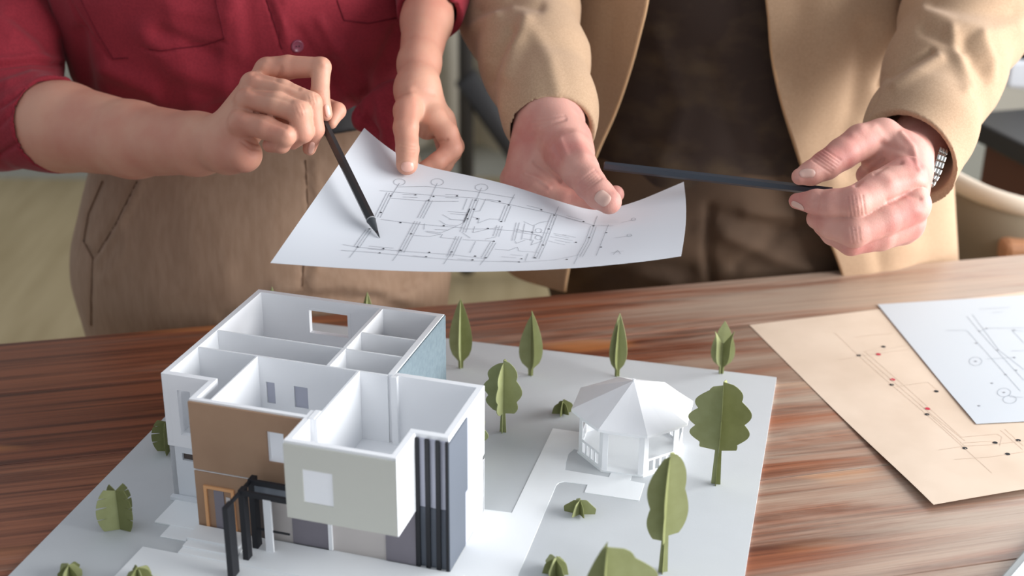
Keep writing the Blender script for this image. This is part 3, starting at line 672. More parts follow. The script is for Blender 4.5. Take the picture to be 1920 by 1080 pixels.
# ---------- woman's right hand: fist around the black pencil
hA = dict(fingers=[
 [(502, 129, 1.142, 22), (540, 126, 1.137, 22), (602, 126, 1.128, 18.5), (600, 174, 1.124, 17), (610, 214, 1.127, 13.5)],
 [(474, 157, 1.130, 22), (530, 171, 1.117, 22), (583, 193, 1.110, 20.5), (590, 243, 1.114, 18), (580, 279, 1.124, 12.5)],
 [(464, 188, 1.122, 22), (520, 195, 1.106, 23), (561, 211, 1.100, 22), (568, 248, 1.104, 19.5), (548, 266, 1.116, 15)],
 [(452, 229, 1.118, 22), (500, 240, 1.104, 22), (536, 254, 1.098, 19.5), (528, 271, 1.106, 16), (506, 272, 1.116, 14)],
 [(490, 210, 1.160, 21), (560, 192, 1.165, 20), (600, 197, 1.160, 19), (632, 208, 1.146, 16), (622, 232, 1.138, 10)]],
 palm=[[(425, 262, 1.160, 42), (497, 136, 1.146, 21)], [(425, 262, 1.155, 42), (474, 162, 1.136, 23)], [(425, 268, 1.150, 42), (464, 192, 1.128, 24)], [(425, 275, 1.148, 42), (452, 235, 1.124, 26)],
       [(430, 285, 1.150, 40), (458, 290, 1.130, 34)], [(445, 250, 1.150, 34), (490, 210, 1.160, 24)], [(470, 235, 1.146, 26), (545, 228, 1.138, 18)]],
 arm=[[(425, 268, 1.158, 50), (370, 270, 1.178, 57), (250, 262, 1.225, 70), (120, 238, 1.275, 82), (20, 228, 1.310, 84)]])
# ---------- woman's left hand: thumb on the sheet, fingers folded beneath
hB = dict(fingers=[
 [(764, 205, 1.165, 25), (761, 240, 1.152, 23.5), (764, 280, 1.140, 21.5), (763, 308, 1.130, 20.5)],
 [(815, 222, 1.178, 21), (838, 250, 1.176, 21), (848, 279, 1.172, 18.5), (820, 303, 1.168, 17), (795, 316, 1.166, 14)],
 [(832, 224, 1.196, 20), (852, 275, 1.194, 18), (832, 308, 1.190, 17), (800, 330, 1.186, 14)],
 [(828, 224, 1.212, 19), (848, 285, 1.212, 17), (826, 318, 1.206, 16), (796, 338, 1.204, 13)],
 [(818, 224, 1.226, 17), (836, 285, 1.228, 15), (816, 312, 1.222, 14), (792, 330, 1.220, 12)]],
 palm=[[(781, 168, 1.192, 36), (764, 212, 1.170, 26)], [(783, 168, 1.192, 36), (812, 222, 1.182, 25)], [(786, 168, 1.198, 34), (826, 226, 1.198, 24)], [(786, 170, 1.205, 32), (822, 228, 1.214, 22)], [(790, 215, 1.190, 28), (800, 240, 1.190, 22)]],
 arm=[[(781, 168, 1.194, 37), (786, 120, 1.220, 38), (800, 40, 1.265, 46), (815, -60, 1.315, 54)]])
# ---------- man's right hand: palm up under the sheet, thumb on top
hC = dict(fingers=[
 [(1068, 288, 1.150, 44), (1087, 318, 1.132, 36), (1106, 344, 1.118, 30), (1124, 364, 1.109, 28), (1142, 378, 1.104, 24)],
 [(1010, 345, 1.178, 26), (1060, 372, 1.170, 22), (1110, 376, 1.165, 20), (1154, 364, 1.158, 16.5)],
 [(988, 348, 1.182, 25), (1035, 382, 1.176, 21), (1085, 400, 1.172, 19), (1125, 405, 1.168, 16)],
 [(968, 344, 1.188, 23), (1005, 385, 1.182, 20), (1045, 402, 1.180, 18), (1080, 412, 1.178, 15)],
 [(958, 336, 1.196, 20), (980, 375, 1.190, 17), (1010, 395, 1.188, 15), (1035, 400, 1.186, 13)]],
 palm=[[(1035, 222, 1.190, 56), (1062, 280, 1.160, 46)], [(1030, 228, 1.195, 54), (1008, 332, 1.180, 32)], [(1020, 230, 1.197, 50), (986, 336, 1.184, 30)], [(1012, 235, 1.200, 46), (968, 334, 1.190, 26)], [(1075, 265, 1.172, 34), (1085, 290, 1.160, 28)], [(1040, 320, 1.180, 30), (1085, 362, 1.172, 24)]],
 arm=[[(1035, 222, 1.196, 58), (1032, 190, 1.215, 57), (1015, 100, 1.270, 62), (1000, 0, 1.330, 68)]])
# ---------- man's left hand: pencil pinched between thumb and index finger
hD = dict(fingers=[
 [(1655, 256, 1.168, 34), (1614, 266, 1.158, 33), (1580, 288, 1.148, 30), (1548, 310, 1.140, 27.5), (1520, 325, 1.136, 23), (1500, 331, 1.134, 16)],
 [(1700, 332, 1.128, 40), (1650, 356, 1.112, 36), (1602, 380, 1.100, 31), (1560, 382, 1.106, 27), (1530, 379, 1.114, 24), (1494, 377, 1.124, 15)],
 [(1708, 384, 1.122, 38), (1655, 410, 1.110, 34), (1602, 434, 1.102, 30), (1560, 423, 1.112, 25), (1532, 410, 1.124, 20)],
 [(1700, 420, 1.130, 34), (1650, 440, 1.120, 30), (1596, 454, 1.114, 25), (1560, 440, 1.126, 19), (1540, 425, 1.136, 15)],
 [(1692, 432, 1.142, 27), (1650, 448, 1.138, 22), (1606, 458, 1.134, 17), (1585, 450, 1.142, 14)]],
 palm=[[(1704, 296, 1.176, 42), (1655, 258, 1.166, 34)], [(1704, 300, 1.166, 42), (1698, 338, 1.134, 38)], [(1704, 316, 1.162, 38), (1704, 388, 1.130, 35)], [(1704, 330, 1.164, 36), (1700, 418, 1.138, 32)], [(1625, 328, 1.192, 20), (1690, 332, 1.180, 34)], [(1690, 290, 1.160, 40), (1655, 298, 1.166, 30)], [(1640, 300, 1.178, 24), (1690, 340, 1.160, 36)], [(1702, 335, 1.170, 36), (1690, 425, 1.150, 28)]],
 arm=[[(1704, 288, 1.186, 44), (1730, 256, 1.210, 50), (1775, 170, 1.260, 60), (1810, 60, 1.320, 72)]])

def wr(cx, cy, ang, L, w, dep, n=3, gap=6):               # a few short wrinkles across a knuckle
    a = rad(ang); dx, dy = math.cos(a), math.sin(a); out = []
    for k in range(n):
        o = (k-(n-1)/2)*gap; ox, oy = cx-dy*o, cy+dx*o
        out.append(([(ox-dx*L/2, oy-dy*L/2), (ox+dx*L/2, oy+dy*L/2)], w, dep))
    return out

# ================================================================== WOMAN
wo = empty('person', (-.265, 1.37, -.75)); tag(wo, 'person in a crimson rolled-sleeve shirt and tan trousers pointing with a black pencil', 'person')
wx, wy = -.265, 1.385
body = coarse([((wx, wy, -.1), (wx, wy+.01, .05), .115, .12, (1.35, .95, 1)), ((wx, wy, .1), (wx+.005, wy, .5), .095, .10, (1.25, .85, 1)), ((wx, wy+.02, .5), (wx, wy+.02, .68), .07, .048, (1, 1, 1)),
  ((wx-.10, wy, -.1), (wx-.095, wy+.01, -.66), .075, .045, (1, 1, 1)), ((wx+.10, wy, -.1), (wx+.095, wy+.01, -.66), .075, .045, (1, 1, 1)),
  ((wx-.14, wy, .56), tuple(W(75, -230, 1.42)), .045, .030, (1, 1, 1)), (tuple(W(75, -230, 1.42)), tuple(W(-2, 200, 1.320)), .030, .030, (1, 1, 1)), ((wx+.12, wy, .56), tuple(W(842, -300, 1.44)), .045, .026, (1, 1, 1)), (tuple(W(842, -300, 1.44)), tuple(W(818, -90, 1.33)), .026, .022, (1, 1, 1)),
  ((wx-.095, wy+.01, -.70), (wx-.10, wy-.12, -.72), .032, .025, (1, 1, .9)), ((wx+.095, wy+.01, -.70), (wx+.10, wy-.12, -.72), .032, .025, (1, 1, .9))])
wb_ = mesh_obj('body', join([build_hand(hA), build_hand(hB), body.mesh()]), 'skin', wo)
creases(wb_.data,
 # right hand: grooves between the metacarpals and fingers, knuckle pads, heel folds
 [([(478, 140), (520, 150), (560, 165)], 5, -.0012), ([(470, 170), (500, 178), (545, 190)], 4, -.0009), ([(462, 205), (500, 222), (535, 238)], 4.5, -.0010),
  ([(496, 122), (500, 116)], 9, .0014), ([(474, 148), (478, 146)], 9, .0014), ([(465, 178), (468, 178)], 9, .0014), ([(450, 222), (454, 222)], 10, .0012),
  ([(560, 208), (566, 210)], 7, .0008), ([(536, 250), (540, 252)], 7, .0008), ([(605, 118), (608, 122)], 7, .0009),
  ([(455, 258), (475, 268), (490, 270)], 2.6, -.0009), ([(452, 266), (470, 278), (488, 281)], 2.6, -.0007), ([(455, 276), (470, 290), (480, 292)], 2.4, -.0005),
  ([(526, 128), (520, 150), (545, 152)], 5, -.0008), ([(430, 200), (400, 240)], 16, -.0010), ([(440, 210), (470, 160)], 7, .0006)]
 + wr(585, 185, 75, 18, 1.6, -.0004) + wr(602, 176, 5, 22, 1.6, -.0005, 2, 5) + wr(563, 207, 70, 20, 1.6, -.0004)
 # left hand: web fold, thumb joint wrinkles
 + [([(800, 240), (797, 262), (803, 280)], 4.5, -.0016), ([(806, 272), (826, 264), (838, 262)], 2.6, -.0012), ([(770, 170), (780, 200), (776, 230)], 8, .0008), ([(752, 176), (782, 168), (812, 176)], 5, -.0006)]
 + wr(764, 278, 5, 26, 1.8, -.0005) + wr(764, 289, 4, 22, 1.5, -.0003, 2, 4))
tw = bvh(wb_.data)
nail(tw, wb_, (764, 312), (764, 322), 14, 'nail'); nail(tw, wb_, (614, 208), (616, 220), 6, 'nail'); nail(tw, wb_, (584, 277), (582, 288), 6, 'nail')

# trousers
def tro(x, y, wid, fr, h=.0045, low=-.75):
    g = SDF((x-.28, y-.22, low), (x+.28, y+.22, .26), h)
    for a, b, r1, r2, s in [((x, y, .02), (x, y, .17), .140*fr, .118*fr, (wid, .95, 1)), ((x-.098, y, -.02), (x-.10, y+.01, -.76), .098, .070, (1, 1.12, 1)), ((x+.098, y, -.02), (x+.10, y+.01, -.76), .098, .070, (1, 1.12, 1)), ((x, y, .0), (x, y, .06), .135*fr, .135*fr, (wid, .95, 1))]:
        g.cone(a, b, r1, r2, .05, sc=s)
    return g
g = tro(wx-.004, wy+.005, 1.22, 1.0); g.cut((0, 0, .176), (0, 0, 1)); g.cut((0, 0, low_ := -.745), (0, 0, -1))
wt = mesh_obj('trousers', g.mesh(), 'chino', wo)
wrinkle(wt.data, .0008, 22, 5, (1, 1, .5)); creases(wt.data, [([(255, 340), (215, 420), (178, 478)], 5, -.0035), ([(268, 338), (228, 420), (186, 488)], 6, .0030), ([(192, 340), (165, 400), (156, 450), (176, 482)], 4, -.0030), ([(230, 395), (235, 470), (200, 520)], 14, .0022), ([(575, 300), (580, 400), (568, 540)], 4, -.0028), ([(592, 300), (598, 400), (590, 540)], 5, .0018),
   ([(420, 600), (560, 560), (700, 560), (780, 590)], 14, -.0050), ([(520, 540), (640, 530), (760, 560)], 16, .0040), ([(650, 575), (740, 548), (800, 520)], 9, -.0040), ([(300, 560), (420, 520)], 22, .0020), ([(170, 500), (172, 620)], 3, -.0016), ([(350, 350), (360, 500)], 30, .0014)])
ttw = bvh(wt.data)
def seam(tree, pxs, parent, m, r=.0007, name='seam', lift=.0003, n=None):
    P = []
    for (x0, y0), (x1, y1) in zip(pxs[:-1], pxs[1:]):
        k = max(2, int(math.hypot(x1-x0, y1-y0)/8))
        for i in range(k):
            h = hit(tree, x0+(x1-x0)*i/k, y0+(y1-y0)*i/k)
            if h[0] is not None: P.append(np.array(h[0]+h[1]*lift))
    if len(P) > 2: return MB().tube(P, r, 6).obj(name, m, parent, True)
seam(ttw, [(257, 340), (217, 420), (180, 480)], wt, 'chinoseam', .0008); seam(ttw, [(192, 340), (166, 400), (157, 452), (174, 484), (171, 560), (171, 618)], wt, 'chinoseam', .0007); seam(ttw, [(573, 300), (578, 400), (566, 545)], wt, 'chinoseam', .0007)
g = SDF((wx-.22, wy-.18, .13), (wx+.22, wy+.18, .22), .003); g.cone((wx, wy+.005, .10), (wx, wy+.005, .30), .1205, .1205, .01, sc=(1.30, .95, 1)); g.cut((0, 0, .203), (0, 0, 1)); g.cut((0, 0, .168), (0, 0, -1))
mesh_obj('belt', g.mesh(), 'belt', wo)

# shirt: torso blousing over the belt, collar level at the top, and the two rolled sleeves
g = SDF((wx-.27, wy-.20, .15), (wx+.28, wy+.20, .66), .0026)
for a, b, r1, r2, s in [((wx-.002, wy, .215), (wx+.004, wy, .30), .134, .132, (1.34, 1.0, .35)), ((wx-.004, wy, .30), (wx-.006, wy, .50), .130, .134, (1.42, .98, 1)), ((wx-.12, wy, .55), (wx+.13, wy, .55), .07, .07, (1, 1, 1)), ((wx-.07, wy-.035, .40), (wx-.07, wy-.03, .46), .085, .08, (1, 1, 1)), ((wx+.08, wy-.035, .40), (wx+.08, wy-.03, .46), .085, .08, (1, 1, 1))]:
    g.cone(a, b, r1, r2, .03, sc=s)
g.cut((0, 0, .63), (0, 0, 1)); g.cut((0, 0, .189), (0, 0, -1))
g.cone(W(690, 225, 1.300), W(738, 266, 1.290), .012, .007, .025); g.cone(W(742, 190, 1.305), W(740, 266, 1.290), .018, .007, .025)
st = g.mesh()
ws = mesh_obj('shirt', st, 'shirt', wo)
wrinkle(ws.data, .0024, 26, 3, (1, 1, .7)); creases(ws.data, [([(130, 0), (165, 60), (210, 112)], 3, -.0015), ([(310, 180), (380, 210), (470, 190)], 16, -.0060), ([(270, 60), (330, 130), (420, 160)], 22, .0050), ([(200, 130), (300, 175), (420, 230)], 18, .0055), ([(300, 60), (400, 100)], 14, -.0040), ([(640, 90), (690, 160), (735, 260)], 16, .0055), ([(620, 120), (660, 190), (700, 250)], 14, -.0060), ([(560, 60), (600, 120)], 12, -.0025),
   ([(745, 60), (700, 160), (690, 240)], 14, -.0045), ([(500, 0), (520, 60), (530, 100)], 3, -.0018), ([(515, 0), (536, 60), (546, 105)], 5, .0014), ([(600, 40), (640, 110), (680, 200)], 10, .0028), ([(150, 60), (170, 200), (200, 260)], 14, -.0050), ([(440, 10), (450, 100)], 18, .0030), ([(330, 20), (420, 30)], 14, .0018), ([(270, 88), (310, 96), (360, 86), (418, 78)], 4, -.0022)])
tws = bvh(ws.data)
seam(tws, [(152, 0), (182, 60), (212, 110), (250, 108)], ws, 'shirtseam', .0006); seam(tws, [(405, 0), (421, 72), (380, 86), (300, 95), (270, 92)], ws, 'shirtseam', .0006); seam(tws, [(500, 0), (520, 60), (531, 100)], ws, 'shirtseam', .0006); seam(tws, [(632, 0), (645, 38), (690, 44), (752, 32)], ws, 'shirtseam', .0006)
h = hit(tws, 557, 86)
if h[0] is not None:
    c, n_ = np.array(h[0]), np.array(h[1]); a = np.cross(n_, [0, 0, 1.]); a /= np.linalg.norm(a); b = np.cross(n_, a); n = 20
    rs = [(0, .0016), (.0040, .0016), (.0046, .0022), (.0056, .0022), (.0060, .0012), (.0060, 0)]; V = [c+n_*z_+r_*(a*math.cos(2*math.pi*k/n)+b*math.sin(2*math.pi*k/n)) for r_, z_ in rs for k in range(n)]
    bt = pyd('button', V, [(i*n+k, i*n+(k+1) % n, (i+1)*n+(k+1) % n, (i+1)*n+k) for i in range(len(rs)-1) for k in range(n)], 'button', ws, True)
    for sx in (-1, 1): MB().tube([c+n_*.0016+a*sx*.0013, c+n_*.0021+a*sx*.0013], .0006, 8).obj('button_hole', 'dot', ws)
# right sleeve (left in the photo)
def Wr(x, y, d, r): return (W(x, y, d), R_(r, d))
def sleeve(chain, hollow, cutp, cutn, h=.0017, k=.02, ring=None, inner=.82):
    P = np.array([W(*c[:3]) for c in chain]); g = SDF(P.min(0)-.075, P.max(0)+.075, h)
    for p, q in zip(chain[:-1], chain[1:]): g.cone(W(*p[:3]), W(*q[:3]), R_(p[3], p[2]), R_(q[3], q[2]), k)
    if ring:
        for p, q in ring: g.cone(W(*p[:3]), W(*q[:3]), R_(p[3], p[2]), R_(q[3], q[2]), .004)
    g.cut(cutp, cutn)
    for p, q in hollow: g.cone(W(*p[:3]), W(*q[:3]), R_(p[3], p[2]), R_(q[3], q[2]), .002, op='s')
    return g.mesh()
fa = W(370, 270, 1.178)-W(20, 235, 1.310); fa /= np.linalg.norm(fa)
sl = sleeve([(70, -260, 1.42, 88), (40, -60, 1.37, 98), (2, 130, 1.325, 104), (-12, 215, 1.315, 96), (118, 236, 1.276, 84)], [((30, 230, 1.306, 82), (240, 250, 1.225, 82))], W(112, 236, 1.277), fa+np.array([-.22, 0, .12]), ring=[((70, 231, 1.290, 90), (112, 236, 1.277, 88))])
s1 = mesh_obj('sleeve', sl, 'shirt', wo)
wrinkle(s1.data, .0010, 40, 11); creases(s1.data, [([(0, 125), (60, 118), (120, 122)], 4, -.0032), ([(0, 112), (70, 105), (130, 112)], 6, .0028), ([(0, 160), (60, 140), (128, 150)], 8, .0032), ([(0, 200), (50, 165), (110, 152)], 5, -.0028), ([(0, 235), (40, 190)], 6, -.0022), ([(30, 30), (80, 70), (110, 110)], 14, -.0045), ([(60, 0), (110, 60)], 14, .0040), ([(0, 40), (60, 90)], 16, .0030), ([(0, 290), (30, 270)], 5, -.0025)])
fb = W(786, 120, 1.220)-W(815, -40, 1.305); fb /= np.linalg.norm(fb)
sl = sleeve([(850, -330, 1.45, 80), (835, -160, 1.38, 76), (812, -20, 1.298, 62), (806, 30, 1.275, 56)], [((830, -100, 1.34, 50), (790, 110, 1.23, 50))], W(806, 26, 1.273), fb, ring=[((814, -20, 1.298, 66), (808, 16, 1.280, 64))])
s2 = mesh_obj('sleeve', sl, 'shirt', wo)
creases(s2.data, [([(760, 8), (800, 22), (860, 10)], 5, -.002), ([(770, 0), (810, 12), (850, 0)], 5, .002)])

# ================================================================== MAN
mo = empty('person', (.245, 1.53, -.75)); tag(mo, 'person in a camel jacket over a dark sweater holding the plan and a blue-grey pencil', 'person')
mx, my = .240, 1.52
body = coarse([((mx, my, -.1), (mx, my, .05), .12, .12, (1.3, .95, 1)), ((mx, my, .1), (mx, my, .5), .10, .11, (1.25, .85, 1)), ((mx, my+.02, .55), (mx, my+.02, .74), .075, .055, (1, 1, 1)),
  ((mx-.10, my, -.1), (mx-.095, my+.01, -.66), .08, .05, (1, 1, 1)), ((mx+.10, my, -.1), (mx+.095, my+.01, -.66), .08, .05, (1, 1, 1)),
  ((mx-.19, my, .62), tuple(W(985, -60, 1.36)), .055, .034, (1, 1, 1)), ((mx+.19, my, .62), tuple(W(1825, 10, 1.345)), .055, .036, (1, 1, 1)),
  ((mx-.095, my+.01, -.70), (mx-.10, my-.13, -.72), .034, .026, (1, 1, .9)), ((mx+.095, my+.01, -.70), (mx+.10, my-.13, -.72), .034, .026, (1, 1, .9))])
mbd = mesh_obj('body', join([build_hand(hC), build_hand(hD), body.mesh()]), 'skin2', mo)
creases(mbd.data,
 [([(1002, 305), (1022, 320), (1048, 340)], 4, -.0016), ([(985, 325), (1010, 335), (1030, 352)], 4, .0014), ([(1012, 268), (1014, 282), (1022, 295)], 7, -.0012), ([(1050, 262), (1062, 290)], 6, .0012), ([(1040, 275), (1052, 298)], 4, -.0009),
  ([(1015, 240), (1035, 232), (1060, 222)], 3, -.0007), ([(975, 262), (1010, 250)], 5, -.0008), ([(1080, 250), (1095, 290)], 10, .0010), ([(1020, 258), (1036, 262)], 10, -.0010), ([(1000, 345), (1022, 358)], 6, .0010)]
 + wr(1106, 338, 142, 40, 1.8, -.0006, 5, 5) + wr(1030, 226, 170, 60, 2.2, -.0005, 2, 9)
 + [([(1605, 345), (1625, 318), (1655, 300)], 4.5, -.0022), ([(1640, 325), (1665, 308), (1690, 305)], 3.5, -.0014), ([(1655, 270), (1700, 285), (1725, 310)], 7, -.0013), ([(1690, 250), (1712, 275), (1724, 320)], 5, .0010), ([(1640, 240), (1660, 262)], 8, .0010), ([(1665, 378), (1700, 364), (1725, 372)], 4.5, -.0013), ([(1672, 342), (1720, 340)], 14, .0010),
    ([(1718, 395), (1726, 400)], 10, .0010), ([(1716, 335), (1730, 345)], 12, .0016), ([(1596, 384), (1606, 384)], 10, .0012), ([(1540, 362), (1558, 352)], 4, -.0010), ([(1600, 250), (1612, 244)], 10, .0012)]
 + wr(1550, 300, 35, 42, 2.0, -.0008, 6, 6) + wr(1606, 386, 82, 36, 1.8, -.0006, 5, 7) + wr(1533, 380, 85, 26, 1.6, -.0004, 3, 5) + wr(1604, 440, 82, 28, 1.8, -.0005, 3, 7))
tm = bvh(mbd.data)
nail(tm, mbd, (1130, 372), (1141, 382), 15, 'nail2'); nail(tm, mbd, (1514, 325), (1499, 324), 9, 'nail2'); nail(tm, mbd, (1496, 386), (1484, 380), 7, 'nail2')

g = tro(mx, my, 1.32, 1.03); g.cut((0, 0, .105), (0, 0, 1)); g.cut((0, 0, -.745), (0, 0, -1))
mt = mesh_obj('trousers', g.mesh(), 'trousers', mo)
wrinkle(mt.data, .0018, 24, 6, (1, 1, .8)); creases(mt.data, [([(1330, 390), (1325, 470), (1335, 540)], 9, -.0050), ([(1290, 420), (1340, 400), (1460, 430)], 16, -.0045), ([(1360, 440), (1450, 480), (1560, 520)], 16, .0060), ([(1380, 500), (1470, 440), (1540, 420)], 12, -.0050), ([(1080, 540), (1180, 500), (1290, 510)], 16, -.0045), ([(1100, 470), (1260, 530)], 16, .0045), ([(1400, 400), (1480, 400)], 12, .0040)])
g = SDF((mx-.25, my-.2, .0), (mx+.25, my+.2, .74), .004)
for a, b, r1, r2, s in [((mx, my, .06), (mx, my, .30), .145, .130, (1.33, .98, .8)), ((mx, my, .30), (mx, my, .55), .130, .138, (1.33, .98, 1)), ((mx-.13, my, .62), (mx+.13, my, .62), .075, .075, (1, 1, 1))]: g.cone(a, b, r1, r2, .03, sc=s)
g.cut((0, 0, .070), (0, 0, -1)); g.cut((0, 0, .70), (0, 0, 1))
ms = mesh_obj('sweater', g.mesh(), 'sweater', mo)
wrinkle(ms.data, .0010, 20, 8, (1, 1, .8)); creases(ms.data, [([(1230, 60), (1280, 200), (1240, 300)], 20, .003), ([(1320, 100), (1380, 280)], 20, -.003), ([(1180, 260), (1300, 300), (1480, 290)], 14, -.003)])

# jacket body: open front, wrapped round the torso
eL = [(1222, -160), (1215, 0), (1191, 100), (1152, 220), (1112, 300), (1085, 400), (1062, 520), (1050, 620)]
eR = [(1432, -160), (1437, 0), (1448, 112), (1473, 220), (1504, 315), (1540, 410), (1580, 505), (1600, 620)]
def jsec(z, th):
    u = np.clip((z+.03)/.65, 0, 1); rx = .262-.040*math.sin(math.pi*u*.9)+(-.01)*u; ry = .168-.012*math.sin(math.pi*u)
    fold = .0035*math.sin(5*th+2+6*u)*(1-u)+.002*math.sin(11*th+u*8)
    c, s_ = math.cos(th), math.sin(th); e_ = 2/2.5
    fl = .092*np.clip((th-3.08*math.pi)/(.40*math.pi), 0, 1)**1.3*np.clip((z-.0)/.12, 0, 1) if th > 2.6*math.pi else 0.
    return np.array([mx+.008+(rx+fold)*math.copysign(abs(c)**e_, c), my+.0+(ry+fold)*math.copysign(abs(s_)**e_, s_)-fl, z])
def edge_th(z, E, a0, a1):
    best = None
    for k in range(200):
        th = a0+(a1-a0)*k/199; x, y, d = proj(jsec(z, th)); ex = np.interp(y, [p[1] for p in E], [p[0] for p in E])
        e_ = abs(ex-x)
        if best is None or e_ < best[0]: best = (e_, th)
    return best[1]
nz, nt_ = 60, 150; V = []; F = []; zs = np.linspace(-.035, .60, nz+1); EL = []; ER = []
tl = np.array([edge_th(z, eL, 3*math.pi, 3.5*math.pi+.25) for z in zs]); trr = np.array([edge_th(z, eR, 1.5*math.pi-.25, 2*math.pi) for z in zs])
for _ in range(4): tl[1:-1] = (tl[:-2]+tl[1:-1]*2+tl[2:])/4; trr[1:-1] = (trr[:-2]+trr[1:-1]*2+trr[2:])/4
for i, z in enumerate(zs):
    a0, a1 = trr[i], tl[i]                      # from the right front edge round the back to the left front edge
    for k in range(nt_+1):
        p = jsec(z, a0+(a1-a0)*k/nt_); V.append(p)
        if k == 0: ER.append(p)
        if k == nt_: EL.append(p)
for i in range(nz):
    for k in range(nt_): q = i*(nt_+1)+k; F.append((q, q+1, q+nt_+2, q+nt_+1))
me = bpy.data.meshes.new('jacket'); me.from_pydata([tuple(v) for v in V], [], F); me.update()
bm = bmesh.new(); bm.from_mesh(me); bmesh.ops.subdivide_edges(bm, edges=bm.edges, cuts=1, use_grid_fill=True)
for f_ in bm.faces:
    c = f_.calc_center_median(); 
    if (c-Vector((mx, my, c.z))).dot(f_.normal) < 0: f_.normal_flip()
bm.to_mesh(me); bm.free(); me.update()
mj = link('jacket', me, 'jacket', mo, True); mj.location = tuple(-np.array(mo.location))
creases(me, [([(1560, 0), (1545, 130), (1500, 260)], 40, .0050), ([(1500, 20), (1480, 140)], 22, -.0035), ([(1620, 60), (1600, 200), (1580, 300)], 22, -.0060), ([(1600, 240), (1560, 330)], 22, .0050), ([(1650, 300), (1700, 460)], 30, .004), ([(1640, 430), (1650, 500)], 16, -.003), ([(1150, 20), (1130, 200)], 22, -.003), ([(1702, -20), (1690, 80), (1655, 160)], 13, -.010)])
s = mj.modifiers.new('s', 'SOLIDIFY'); s.thickness = .0022; s.offset = 1; mj.modifiers.new('e', 'EDGE_SPLIT').split_angle = rad(50)
for E_ in (EL, ER): MB().tube(E_, .0018, 8).obj('front_edge_piping', 'jacketedge', mj, True)
tj = bvh(me); seam(tj, [(1455, 20), (1472, 12), (1490, 6)], mj, 'darkbrown', .0010, 'buttonhole')
# jacket sleeves
fc = W(1035, 222, 1.196)-W(1010, 90, 1.275); fc /= np.linalg.norm(fc)
sl = sleeve([(925, -330, 1.50, 120), (940, -140, 1.42, 116), (972, 20, 1.335, 108), (1003, 120, 1.268, 95), (1028, 200, 1.218, 83), (1040, 270, 1.185, 78)], [((985, 60, 1.30, 76), (1046, 300, 1.165, 74))], W(1038, 250, 1.193), fc+np.array([-.05, .15, .1]), k=.02)
s3 = mesh_obj('jacket_sleeve', sl, 'jacket', mo)
wrinkle(s3.data, .0008, 30, 9); creases(s3.data, [([(960, 60), (930, 110), (925, 150)], 12, -.0045), ([(985, 40), (965, 90), (950, 140)], 14, .0045), ([(900, 20), (960, 0), (1010, 10)], 12, -.0035), ([(1000, 60), (1030, 110), (1045, 170)], 16, .0022), ([(890, 50), (930, 30)], 12, .0035), ([(920, 120), (940, 200)], 12, .0020)])
fd = W(1700, 310, 1.185)-W(1775, 165, 1.262); fd /= np.linalg.norm(fd)
sl = sleeve([(1900, -330, 1.50, 118), (1862, -100, 1.42, 118), (1812, 30, 1.345, 114), (1768, 140, 1.282, 104), (1724, 245, 1.220, 92), (1694, 315, 1.190, 88), (1680, 350, 1.175, 86)], [((1790, 110, 1.30, 70), (1716, 262, 1.212, 81)), ((1716, 262, 1.212, 81), (1670, 380, 1.150, 82))], W(1708, 300, 1.196), fd+np.array([-.42, -.20, 0]), k=.02)
s4 = mesh_obj('jacket_sleeve', sl, 'jacket', mo)
wrinkle(s4.data, .0008, 30, 10); creases(s4.data, [([(1735, 22), (1790, 48), (1860, 62), (1905, 52)], 16, .0034), ([(1750, 6), (1830, 18), (1900, 24)], 16, -.0030), ([(1735, 55), (1775, 72), (1800, 92)], 13, -.0040), ([(1782, 62), (1800, 120), (1816, 165)], 12, .0042), ([(1812, 75), (1830, 120), (1850, 150)], 12, -.0040), ([(1840, 70), (1860, 115), (1858, 150)], 11, .0036), ([(1745, 95), (1700, 120), (1668, 145)], 6, -.0045), ([(1760, 110), (1710, 140), (1680, 160)], 10, .0035), ([(1655, 140), (1640, 190), (1622, 225)], 4, -.0025)])

# watch bracelet on the man's left wrist
wa = empty('wrist_watch', tuple(W(1754, 312, 1.168))); tag(wa, 'steel wrist watch bracelet half hidden under the camel jacket cuff', 'watch')
wc = [(1768, 284), (1764, 297), (1760, 309), (1756, 321), (1751, 332), (1745, 342)]
for i, (x, y) in enumerate(wc):
    p = W(x, y, 1.168+.0012*abs(i-2)); q_ = W(*(wc[i+1] if i < 5 else (1740, 352)), 1.168); d_ = q_-p; d_ /= np.linalg.norm(d_); s_ = np.cross(d_, cF); s_ /= np.linalg.norm(s_); n_ = np.cross(d_, s_)
    for o_ in (-.0026, .0, .0026):
        c = p+s_*o_-np.array(wa.location); V = [c+d_*a*.0024+s_*b*.0012+n_*g_*.0018 for a in (-1, 1) for b in (-1, 1) for g_ in (-1, 1)]
        ob = pyd('bracelet_link', V, [(0, 1, 3, 2), (4, 6, 7, 5), (0, 4, 5, 1), (2, 3, 7, 6), (0, 2, 6, 4), (1, 5, 7, 3)], 'steel', wa)
        bv = ob.modifiers.new('b', 'BEVEL'); bv.width = .0005; bv.segments = 2

